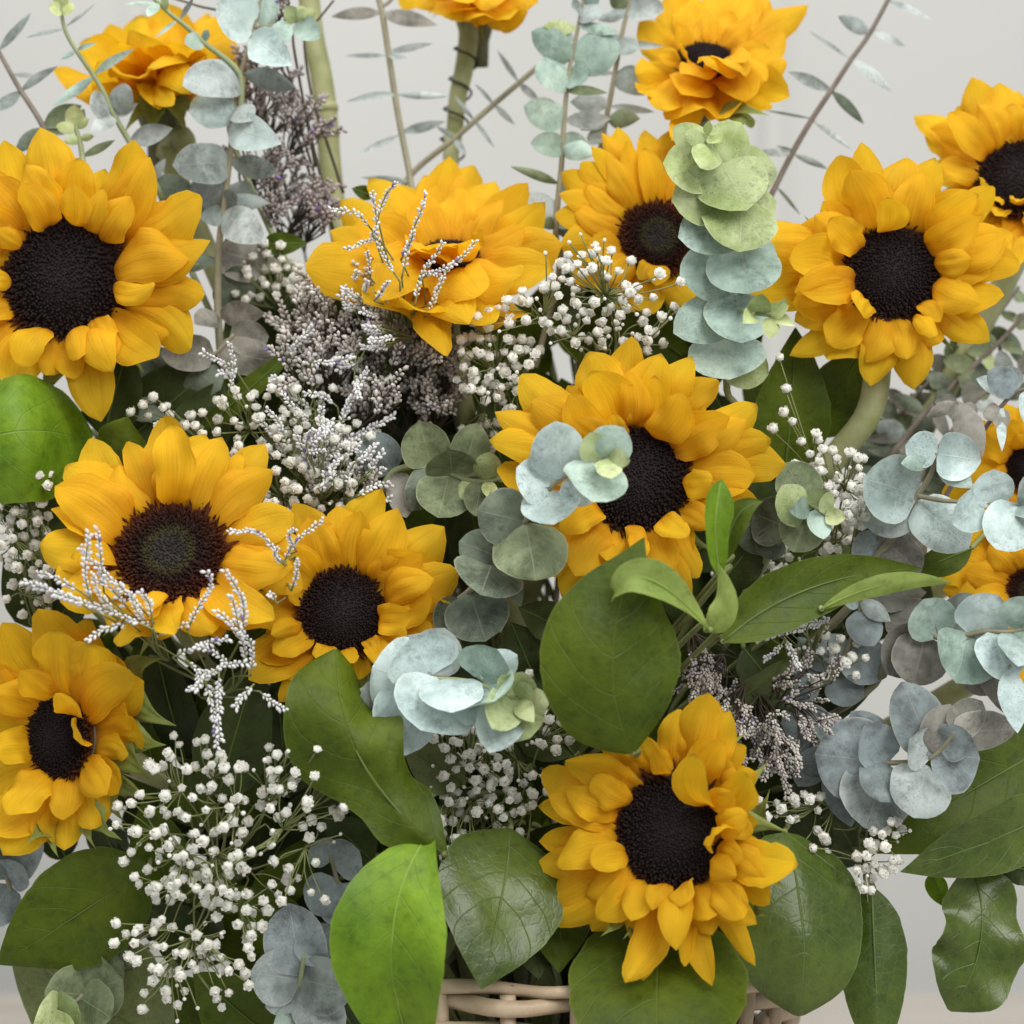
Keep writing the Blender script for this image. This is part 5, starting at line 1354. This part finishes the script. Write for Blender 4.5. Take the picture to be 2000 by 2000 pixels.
broad('wide dark green pointed leaf below the turned sunflower, its tip at the table side',
    [dict(r=7, b=(800, 1080), t=(-20, 1610), w=620, fb=7.5, ft=8.5, roll=-8, bend=0.08, m='mid', cup=-0.1, fold=0.06, ruf=0.05)], seed=12)
broad('dull veined underside of a broad toothed leaf, hanging lowest behind the scalloped eucalyptus',
    [dict(r=7, b=(930, 2080), t=(40, 1480), w=800, fb=8.5, ft=4.5, roll=4, bend=0.04, m='dull', cup=0.05, fold=0.0, ruf=0.06)], seed=13)
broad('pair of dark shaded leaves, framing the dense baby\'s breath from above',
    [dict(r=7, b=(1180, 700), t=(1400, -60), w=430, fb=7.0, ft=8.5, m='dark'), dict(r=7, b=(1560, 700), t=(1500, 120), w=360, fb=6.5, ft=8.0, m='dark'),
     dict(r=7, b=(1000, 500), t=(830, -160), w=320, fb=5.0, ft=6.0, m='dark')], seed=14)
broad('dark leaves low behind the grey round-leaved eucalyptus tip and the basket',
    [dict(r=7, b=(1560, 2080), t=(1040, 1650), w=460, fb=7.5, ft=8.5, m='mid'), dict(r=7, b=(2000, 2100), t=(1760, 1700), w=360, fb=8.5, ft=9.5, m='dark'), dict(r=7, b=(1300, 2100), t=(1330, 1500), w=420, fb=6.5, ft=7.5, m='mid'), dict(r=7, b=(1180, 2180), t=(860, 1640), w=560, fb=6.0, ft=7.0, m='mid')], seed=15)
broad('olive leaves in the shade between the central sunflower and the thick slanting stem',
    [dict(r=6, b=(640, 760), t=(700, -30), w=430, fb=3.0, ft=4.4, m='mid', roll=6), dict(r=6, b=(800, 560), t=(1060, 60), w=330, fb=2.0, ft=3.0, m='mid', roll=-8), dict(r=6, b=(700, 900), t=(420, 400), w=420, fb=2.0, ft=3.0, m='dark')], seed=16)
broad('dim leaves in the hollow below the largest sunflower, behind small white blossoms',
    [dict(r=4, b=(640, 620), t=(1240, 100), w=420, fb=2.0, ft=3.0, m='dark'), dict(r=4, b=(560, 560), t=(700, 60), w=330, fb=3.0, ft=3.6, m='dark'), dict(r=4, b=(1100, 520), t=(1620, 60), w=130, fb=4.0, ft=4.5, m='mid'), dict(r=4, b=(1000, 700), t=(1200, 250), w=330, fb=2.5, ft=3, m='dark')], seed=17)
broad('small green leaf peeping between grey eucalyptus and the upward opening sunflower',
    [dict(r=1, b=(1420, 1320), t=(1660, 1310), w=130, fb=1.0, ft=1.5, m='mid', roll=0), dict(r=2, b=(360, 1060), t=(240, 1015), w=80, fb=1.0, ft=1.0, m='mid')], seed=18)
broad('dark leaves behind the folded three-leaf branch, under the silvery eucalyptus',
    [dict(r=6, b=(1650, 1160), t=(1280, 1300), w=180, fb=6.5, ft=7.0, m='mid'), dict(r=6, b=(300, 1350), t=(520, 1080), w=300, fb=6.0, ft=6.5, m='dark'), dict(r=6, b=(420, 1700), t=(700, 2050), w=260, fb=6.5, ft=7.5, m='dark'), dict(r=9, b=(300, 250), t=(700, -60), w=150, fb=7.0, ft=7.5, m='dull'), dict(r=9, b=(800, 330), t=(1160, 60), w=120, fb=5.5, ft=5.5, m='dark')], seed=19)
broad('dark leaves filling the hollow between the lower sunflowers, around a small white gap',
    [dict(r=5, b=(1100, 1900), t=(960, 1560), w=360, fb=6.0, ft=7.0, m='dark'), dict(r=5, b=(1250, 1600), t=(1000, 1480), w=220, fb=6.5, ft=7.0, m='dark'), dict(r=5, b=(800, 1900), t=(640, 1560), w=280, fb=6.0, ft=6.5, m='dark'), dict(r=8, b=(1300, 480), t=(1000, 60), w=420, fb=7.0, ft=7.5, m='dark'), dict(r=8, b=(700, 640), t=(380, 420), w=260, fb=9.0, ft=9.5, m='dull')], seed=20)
# deep inner foliage: filler leaves in mid bouquet, shade put into their dark colour
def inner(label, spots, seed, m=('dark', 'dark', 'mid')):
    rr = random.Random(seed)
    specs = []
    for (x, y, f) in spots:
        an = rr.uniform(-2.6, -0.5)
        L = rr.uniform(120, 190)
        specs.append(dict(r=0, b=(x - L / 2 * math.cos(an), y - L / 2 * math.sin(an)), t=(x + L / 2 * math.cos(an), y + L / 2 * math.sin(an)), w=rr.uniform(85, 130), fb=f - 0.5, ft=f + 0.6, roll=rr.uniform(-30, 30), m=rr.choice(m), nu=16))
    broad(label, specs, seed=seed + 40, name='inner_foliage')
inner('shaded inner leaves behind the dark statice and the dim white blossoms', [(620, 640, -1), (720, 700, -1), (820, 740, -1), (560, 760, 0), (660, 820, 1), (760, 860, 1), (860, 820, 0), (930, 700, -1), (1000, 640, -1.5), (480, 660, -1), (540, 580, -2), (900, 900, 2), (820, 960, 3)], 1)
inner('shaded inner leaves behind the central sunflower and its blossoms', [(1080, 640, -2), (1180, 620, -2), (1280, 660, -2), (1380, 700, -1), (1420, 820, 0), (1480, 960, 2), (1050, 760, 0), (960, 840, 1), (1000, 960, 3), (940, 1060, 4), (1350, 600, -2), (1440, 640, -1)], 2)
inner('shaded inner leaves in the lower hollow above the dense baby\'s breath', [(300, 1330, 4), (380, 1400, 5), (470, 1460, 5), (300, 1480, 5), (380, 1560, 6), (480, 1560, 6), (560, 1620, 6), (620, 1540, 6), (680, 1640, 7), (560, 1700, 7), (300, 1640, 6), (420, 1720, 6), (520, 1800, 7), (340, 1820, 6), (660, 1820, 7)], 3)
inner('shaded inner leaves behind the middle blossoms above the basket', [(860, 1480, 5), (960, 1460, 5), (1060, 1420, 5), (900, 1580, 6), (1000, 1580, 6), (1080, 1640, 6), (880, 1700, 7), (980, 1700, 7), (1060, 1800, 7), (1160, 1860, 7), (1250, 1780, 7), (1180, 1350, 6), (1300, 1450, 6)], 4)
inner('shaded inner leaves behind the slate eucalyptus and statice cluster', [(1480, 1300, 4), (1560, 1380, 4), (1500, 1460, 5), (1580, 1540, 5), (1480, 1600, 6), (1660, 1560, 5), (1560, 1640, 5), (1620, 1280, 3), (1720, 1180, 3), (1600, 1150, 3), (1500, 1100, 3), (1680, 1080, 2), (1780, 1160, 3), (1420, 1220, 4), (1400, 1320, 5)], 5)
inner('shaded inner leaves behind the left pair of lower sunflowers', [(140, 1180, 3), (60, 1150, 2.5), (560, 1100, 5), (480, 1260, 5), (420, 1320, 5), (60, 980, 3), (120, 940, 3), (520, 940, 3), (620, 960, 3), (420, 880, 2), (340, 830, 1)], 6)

# ================================================================== STATICE
statice('dusky mauve statice on wiry dark stems, beside the tall grey eucalyptus and the pale stalk', (590, 480), -1.0,
    [], [FLOR_MAUVE, LILAC], FINE_DARK, seed=1, size=11, dens=0.9,
    clouds=[(515, 185, 45, 40, 14, -1, 40, .3, -1), (525, 225, 40, 40, 12, -1, 40, .2, -1), (590, 250, 40, 45, 18, -1, 42, .5, -1), (540, 350, 50, 50, 20, -0.5, 42, .3, -1), (580, 410, 60, 40, 22, -0.5, 42, .4, -1), (620, 430, 40, 30, 14, -1, 40, .4, -.8), (490, 120, 30, 30, 8, -1, 36, -.2, -1), (540, 10, 25, 25, 8, -1, 36, 0, -1), (480, 300, 30, 50, 10, -1, 36, -.3, -1)],
    stems=[(1, [(1800, 1250), (1640, 760), (1560, 400), (1400, 0)]), (1, [(1720, 1100), (1560, 600), (1480, 400)]), (1, [(1850, 1040), (1740, 700), (1680, 520), (1640, 200), (1720, 100), (1800, 0)]), (1, [(1700, 900), (1590, 300), (1570, 170), (1480, 0)]), (1, [(1780, 1180), (1690, 800), (1600, 500), (1300, 120), (1060, 30), (930, -10)]), (1, [(1500, 1300), (1470, 900), (1420, 600)]), (1, [(1400, 1250), (1300, 1000), (1290, 900)])])
statice('slender statice twigs with pearly beads, leaning over the upward opening sunflower', (800, 640), 8.6,
    [(2, [(500, 1520), (390, 1330), (370, 1150), (350, 1040)]), (2, [(380, 1180), (420, 1060), (480, 985)]), (2, [(350, 1240), (260, 1150), (130, 1132)]), (2, [(380, 1285), (320, 1300), (215, 1345)]), (2, [(510, 1500), (560, 1270), (610, 1150), (640, 1045)]), (2, [(505, 1400), (560, 1300), (570, 1250)]), (2, [(340, 1495), (335, 1430), (325, 1355)]),
     (2, [(580, 1650), (620, 1480), (690, 1380), (730, 1305)]), (2, [(660, 1640), (760, 1450), (840, 1380), (905, 1305)]), (2, [(620, 1500), (700, 1460), (800, 1420)]), (2, [(650, 1700), (690, 1600), (730, 1500)]), (2, [(360, 1620), (400, 1580), (435, 1520)]), (2, [(370, 1300), (350, 1260), (380, 1240)]), (2, [(610, 1480), (660, 1470), (720, 1490)])], [FLOR_WHITE, LILAC], FINE, seed=2, size=8.5, dens=0.72)
statice('dense dull statice mass in the dark middle, with one bright white tuft', (780, 850), 2.5, 
    [(13, [(1500, 450), (1250, 600), (1080, 560)]), (13, [(1450, 470), (1300, 420), (1180, 380)]), (13, [(1400, 540), (1300, 650), (1240, 680)]), (13, [(1350, 560), (1250, 520), (1130, 450)]), (13, [(480, 700), (700, 720), (900, 760)])],
    [FLOR_DULL, LILAC], FINE_DARK, seed=3, size=11.5, dens=0.8, lil=0.008,
    clouds=[(660, 610, 70, 50, 24, 3, 44, -.2, -1), (620, 660, 60, 60, 21, 3, 44, -.7, -.7), (720, 660, 70, 50, 24, 3.4, 44, 0.2, -1), (760, 730, 90, 60, 28, 3, 44, .1, -1), (850, 740, 60, 70, 24, 3, 42, .2, -1), (680, 740, 70, 60, 18, 2.5, 44, -.2, -1), (800, 800, 80, 40, 18, 3.5, 40, .2, -1), (880, 700, 40, 50, 11, 2.5, 40, .2, -1), (860, 800, 40, 30, 11, 4, 36, .3, -1), (700, 590, 40, 30, 16, 4, 40, .3, -1), (600, 620, 50, 50, 16, 4.5, 44, -.4, -1), (640, 700, 60, 50, 20, 5, 44, -.1, -1), (720, 780, 60, 40, 18, 5.5, 42, .2, -1), (590, 720, 50, 40, 14, 5, 42, -.5, -1), (800, 690, 60, 40, 16, 4.5, 42, .3, -1)])
statice('bright white tuft of statice under the upward opening sunflower', (800, 660), 6.5,
    [], [FLOR_WHITE, LILAC], FINE, seed=4, size=9.5, clouds=[(760, 655, 20, 30, 20, 6, 34, -1, -.1), (745, 610, 30, 30, 14, 5.5, 34, -.4, -1), (705, 590, 30, 40, 12, 5, 40, -.5, -1), (700, 700, 25, 40, 10, 5.5, 40, -.3, 1)])
statice('white statice fronds in front of the reddish-centred sunflower', (330, 1290), 14.0,
    [(4, [(830, 1600), (600, 1500), (400, 1440), (130, 1340)]), (4, [(500, 1470), (460, 1300), (480, 1080)]), (4, [(560, 1400), (545, 1230), (530, 1070)]), (4, [(830, 1560), (680, 1400), (480, 1220), (430, 1150)]), (4, [(440, 1400), (300, 1320), (200, 1295)]), (4, [(820, 1540), (800, 1450), (760, 1400)]), (4, [(700, 1560), (560, 1600), (468, 1660)]), (4, [(640, 1500), (540, 1420), (500, 1300)]), (4, [(700, 1500), (600, 1380), (520, 1330)]), (4, [(830, 1600), (740, 1510), (700, 1400)]), (4, [(480, 1490), (330, 1400), (180, 1370)])],
    [FLOR_WHITE, LILAC], FINE, seed=5, size=11, dens=0.85)
statice('drooping white statice trail between the two touching lower sunflowers', (430, 1360), 13.4,
    [(4, [(1010, 1600), (1070, 1480), (1140, 1360), (1110, 1285)]), (4, [(1300, 1650), (1310, 1450), (1210, 1278)]), (4, [(1320, 1700), (1250, 1580), (1170, 1500)]), (4, [(800, 1650), (900, 1600), (1005, 1570)]), (4, [(930, 1750), (1100, 1680), (1225, 1650)]), (4, [(1340, 1800), (1290, 1600), (1250, 1420)]), (4, [(1350, 1850), (1360, 1700), (1300, 1600)]), (4, [(1060, 1900), (1200, 1800), (1330, 1780)]), (4, [(1000, 1760), (1080, 1850), (1050, 1930)]), (4, [(1250, 1800), (1150, 1720), (1060, 1690)]),
     (7, [(1100, 60), (1150, 250), (1170, 440)]), (7, [(1180, 30), (1180, 200), (1185, 400)]), (7, [(1110, 90), (1050, 110), (1015, 135)]), (7, [(1370, 100), (1310, 160), (1270, 225)]), (7, [(1400, 140), (1470, 200), (1545, 240)]), (7, [(1180, 20), (1100, 40), (1060, 80)]), (7, [(1130, 150), (1190, 130), (1180, 180)])],
    [FLOR_WHITE, LILAC], FINE, seed=6, size=10.5, dens=0.85)
statice('thin statice twig bridging the two touching lower sunflowers', (560, 1110), 13.0,
    [(4, [(1530, 1240), (1440, 1120), (1370, 1070), (1230, 1075)]), (4, [(1530, 1240), (1590, 1130), (1740, 1010)]), (4, [(1570, 1390), (1600, 1300), (1600, 1225)]), (4, [(1600, 1180), (1560, 1100), (1590, 1060)]), (4, [(1490, 1460), (1470, 1410), (1450, 1420)]), (4, [(1530, 1250), (1480, 1200), (1500, 1160)])], [FLOR_WHITE, LILAC], FINE, seed=7, size=8.5, dens=0.8)
statice('long white statice fronds mixed with the band of small white blossoms', (640, 990), 6.8,
    [(4, [(1640, 850), (1800, 600), (1850, 450), (1932, 290)]), (4, [(1560, 700), (1480, 560), (1400, 470)]), (4, [(1700, 900), (1660, 700), (1600, 560)]), (4, [(1750, 920), (1760, 700), (1900, 560)]), (5, [(0, 620), (60, 430), (130, 300), (185, 200)]), (5, [(0, 600), (150, 540), (330, 450)]), (5, [(-50, 820), (150, 800), (315, 820)]), (5, [(0, 900), (200, 910), (310, 895)]), (5, [(-150, 900), (-60, 780), (100, 760)]), (5, [(-100, 700), (0, 640), (160, 560)]),
     (4, [(1230, 330), (1260, 200), (1240, 60)]), (4, [(1270, 200), (1180, 150), (1095, 110)]), (4, [(1250, 260), (1220, 220), (1180, 215)]), (4, [(1540, 140), (1600, 60), (1690, -30)]), (4, [(1700, 420), (1560, 330), (1480, 240)]), (4, [(1690, 480), (1600, 420), (1520, 330)]), (4, [(1660, 160), (1780, 160), (1900, 130)]), (4, [(1560, 640), (1500, 480), (1440, 420)]), (5, [(-200, 760), (-150, 640), (-100, 560)]), (5, [(-120, 860), (-60, 640), (-20, 560)]), (4, [(1700, 700), (1640, 600), (1590, 560)]), (4, [(1820, 400), (1740, 340), (1650, 330)])],
    [FLOR_WHITE, LILAC], FINE, seed=8, size=10, dens=0.95, clouds=[(640, 900, 60, 60, 18, 7, 44, .2, -1), (700, 930, 40, 40, 12, 7, 44, .5, -1)])
statice('silvery statice sprig with a pale zigzag tip, below the folded leaf branch', (1560, 1330), 9.6,
    [(6, [(850, 1500), (780, 1430), (695, 1388)]), (6, [(840, 1490), (840, 1440), (830, 1395)]), (6, [(880, 1570), (700, 1600), (488, 1662)]), (6, [(760, 1600), (780, 1520), (760, 1470)]), (6, [(640, 1640), (680, 1720), (722, 1812)]), (6, [(640, 1660), (590, 1720), (525, 1765)]), (6, [(860, 1560), (800, 1560), (720, 1570)]), (6, [(880, 1600), (860, 1560), (870, 1540)])], [FLOR_WHITE, LILAC], FINE, seed=9, size=9, dens=0.95)
statice('drooping dusky statice spray, right above the lowest sunflower', (1520, 1330), 8.2,
    [(9, [(400, 200), (560, 400), (620, 560), (655, 720)]), (9, [(300, 60), (230, 60), (200, 160)])], [FLOR_DULL, LILAC], FINE_DARK, seed=10, size=8.5, dens=0.95,
    clouds=[(1385, 1320, 50, 30, 18, 8.4, 40, -.6, 1), (1440, 1390, 40, 40, 18, 8.4, 40, -.3, 1), (1480, 1420, 60, 50, 26, 8, 40, 0, 1), (1520, 1470, 40, 50, 18, 8.4, 38, .1, 1), (1560, 1340, 70, 40, 22, 8, 40, .6, -.5), (1590, 1410, 40, 40, 12, 8, 38, .6, .6), (1360, 1280, 30, 30, 12, 8.4, 36, .2, 1)])

# ================================================================== BABY'S BREATH
gyp("bushy baby's breath spray with round white blossoms, against the fanned sunflower", (1180, 760), 8.0,
    [(1200, 560, 130, 60, 28, 8, 1.2), (1120, 500, 60, 40, 8, 8.5, 1), (1260, 610, 70, 45, 15, 7.5, 1), (1080, 600, 70, 50, 17, 7.5, 1), (1170, 640, 130, 50, 22, 7, 1), (1150, 480, 60, 30, 7, 8.5, .6), (1000, 610, 50, 50, 8, 7.5, 1), (1220, 660, 90, 30, 13, 6.5, 1)], seed=1)
gyp("tight baby's breath bunch beside the central sunflower and the dark statice", (1000, 850), 6.5,
    [(950, 730, 60, 55, 34, 6.8, 1), (930, 680, 45, 30, 12, 6.5, 1), (1010, 690, 50, 30, 16, 6.5, .8), (990, 760, 40, 40, 12, 6, .8), (960, 620, 40, 30, 8, 6.8, .8), (940, 850, 40, 40, 14, 5, .6)], seed=2)
gyp("long band of baby's breath blossoms, above the reddish-centred sunflower", (600, 1020), 6.0,
    [(300, 805, 45, 30, 8, 6, 0.8), (370, 830, 60, 35, 13, 5.8, .8), (460, 800, 60, 40, 12, 5.8, .8), (540, 800, 60, 60, 18, 5.8, 1), (520, 880, 70, 50, 22, 6, 1), (600, 870, 80, 70, 27, 6.2, 1), (560, 960, 70, 50, 21, 6.2, 1), (650, 940, 80, 60, 24, 6.4, 1), (690, 860, 50, 60, 14, 6.2, 1), (600, 760, 50, 40, 6, 5, .8)], seed=3)
gyp("baby's breath spray at the edge below the glossy rolled leaf", (90, 1260), 6.0,
    [(45, 990, 55, 50, 26, 6.4, 1), (60, 930, 45, 30, 10, 7, .8), (30, 1060, 45, 50, 22, 6.2, 1), (75, 1080, 35, 60, 16, 6, 1), (25, 900, 20, 30, 5, 7, .5), (60, 1170, 50, 40, 14, 5, .8)], seed=4)
gyp("largest baby's breath spray, a cloud of white blossoms before dark leaves low at the front", (430, 1700), 11.5,
    [(390, 1700, 92, 80, 46, 12, 1.6), (430, 1620, 126, 69, 40, 12, 1.5), (380, 1500, 92, 69, 18, 11.5, 1.2), (480, 1530, 80, 57, 19, 12, 1.2), (590, 1500, 80, 69, 18, 12.5, 1), (620, 1590, 69, 69, 10, 12, 1), (280, 1590, 69, 46, 7, 11.5, 1), (330, 1850, 80, 57, 22, 11.5, 1), (420, 1860, 80, 69, 19, 11.5, 1.2), (330, 1950, 57, 57, 10, 11, 1), (500, 1730, 92, 57, 18, 11, 1.2), (460, 1780, 69, 57, 13, 11, 1), (320, 1690, 69, 69, 15, 11.5, 1), (250, 1820, 34, 34, 3, 11, .6), (390, 1960, 46, 46, 5, 11, .6)], spots=[(595, 880), (715, 895), (640, 760), (715, 745), (760, 695), (980, 660), (905, 470), (880, 545), (1210, 540), (1555, 480), (1625, 375), (1670, 430), (1750, 440), (1790, 520), (1880, 580), (1860, 670), (1730, 580), (1580, 620), (1735, 650), (1655, 775), (1820, 815), (1680, 830), (1665, 930), (1800, 950), (1700, 1060), (1560, 1090), (1750, 1260), (1675, 1220), (1360, 1400), (1230, 1760), (1340, 1720), (630, 1390), (730, 1440), (670, 1050), (840, 1230), (740, 1590)], reg=7, seed=5, size=12.5)
gyp("shaded baby's breath clump in the middle between the twisting leaf and the lowest sunflower", (930, 1700), 8.5,
    [(930, 1530, 75, 70, 56, 9, 1.2), (890, 1440, 60, 40, 22, 9.5, 1), (1000, 1440, 60, 40, 16, 9, 1), (1090, 1420, 50, 50, 16, 8.5, .8), (900, 1630, 50, 60, 22, 9, 1), (990, 1620, 50, 70, 20, 8.6, 1), (1020, 1540, 50, 40, 14, 8.6, 1), (870, 1560, 30, 120, 14, 9, .6), (1035, 1315, 8, 8, 1, 12, .2)], seed=6)
gyp("small bunch of baby's breath with two buds on long stalks, beside the olive eucalyptus tip", (1660, 1120), 7.8,
    [(1660, 920, 35, 40, 16, 8, .8), (1650, 970, 40, 40, 22, 7.8, .8), (1605, 900, 30, 30, 7, 8, .6), (1680, 990, 25, 40, 10, 7.6, .6)], spots=[(580 * 1, 520), (735, 590), (650, 305), (640, 430), (685, 480), (810, 545), (820, 580), (615, 135), (700, 710)], reg=6, seed=7)
gyp("dim baby's breath blossoms in the shade under the olive eucalyptus tip", (1580, 1160), 5.0,
    [(1560, 1070, 60, 40, 24, 5, .8), (1630, 1050, 40, 30, 14, 5.4, .8), (1470, 1120, 30, 20, 5, 5, .5), (1520, 1090, 40, 30, 8, 5, .6)], seed=8)
gyp("scattered baby's breath blossoms between the lowest sunflower and the long edge leaves", (1700, 1580), 8.6,
    [(1710, 1680, 45, 35, 20, 9.6, .8), (1560, 1570, 50, 35, 10, 8.6, .8), (1500, 1580, 30, 25, 6, 8.6, .6), (1740, 1630, 40, 25, 7, 9.6, .6), (1600, 1650, 40, 30, 6, 8.6, .6), (1695, 1730, 20, 20, 4, 9.8, .4)], spots=[(1110, 1350), (1100, 1385), (1165, 1365), (1270, 885), (1165, 885), (1250, 950)], reg=9, seed=9)
gyp("faint baby's breath blossoms deep between grey eucalyptus and the upward opening sunflower", (600, 660), 0.5,
    [(530, 520, 60, 50, 22, 1, .8), (580, 570, 50, 40, 16, 1, .8), (490, 560, 40, 30, 8, .6, .6)], seed=10)
gyp("faded baby's breath heads among the slate eucalyptus leaves", (1620, 1420), 6.6,
    [(1600, 1290, 60, 60, 12, 7.2, .8), (1650, 1290, 40, 40, 6, 7.2, .5), (1500, 1200, 50, 30, 6, 7, .6)], seed=11)

# loose wall of filler leaves, coloured dark for the shade in the bouquet's heart
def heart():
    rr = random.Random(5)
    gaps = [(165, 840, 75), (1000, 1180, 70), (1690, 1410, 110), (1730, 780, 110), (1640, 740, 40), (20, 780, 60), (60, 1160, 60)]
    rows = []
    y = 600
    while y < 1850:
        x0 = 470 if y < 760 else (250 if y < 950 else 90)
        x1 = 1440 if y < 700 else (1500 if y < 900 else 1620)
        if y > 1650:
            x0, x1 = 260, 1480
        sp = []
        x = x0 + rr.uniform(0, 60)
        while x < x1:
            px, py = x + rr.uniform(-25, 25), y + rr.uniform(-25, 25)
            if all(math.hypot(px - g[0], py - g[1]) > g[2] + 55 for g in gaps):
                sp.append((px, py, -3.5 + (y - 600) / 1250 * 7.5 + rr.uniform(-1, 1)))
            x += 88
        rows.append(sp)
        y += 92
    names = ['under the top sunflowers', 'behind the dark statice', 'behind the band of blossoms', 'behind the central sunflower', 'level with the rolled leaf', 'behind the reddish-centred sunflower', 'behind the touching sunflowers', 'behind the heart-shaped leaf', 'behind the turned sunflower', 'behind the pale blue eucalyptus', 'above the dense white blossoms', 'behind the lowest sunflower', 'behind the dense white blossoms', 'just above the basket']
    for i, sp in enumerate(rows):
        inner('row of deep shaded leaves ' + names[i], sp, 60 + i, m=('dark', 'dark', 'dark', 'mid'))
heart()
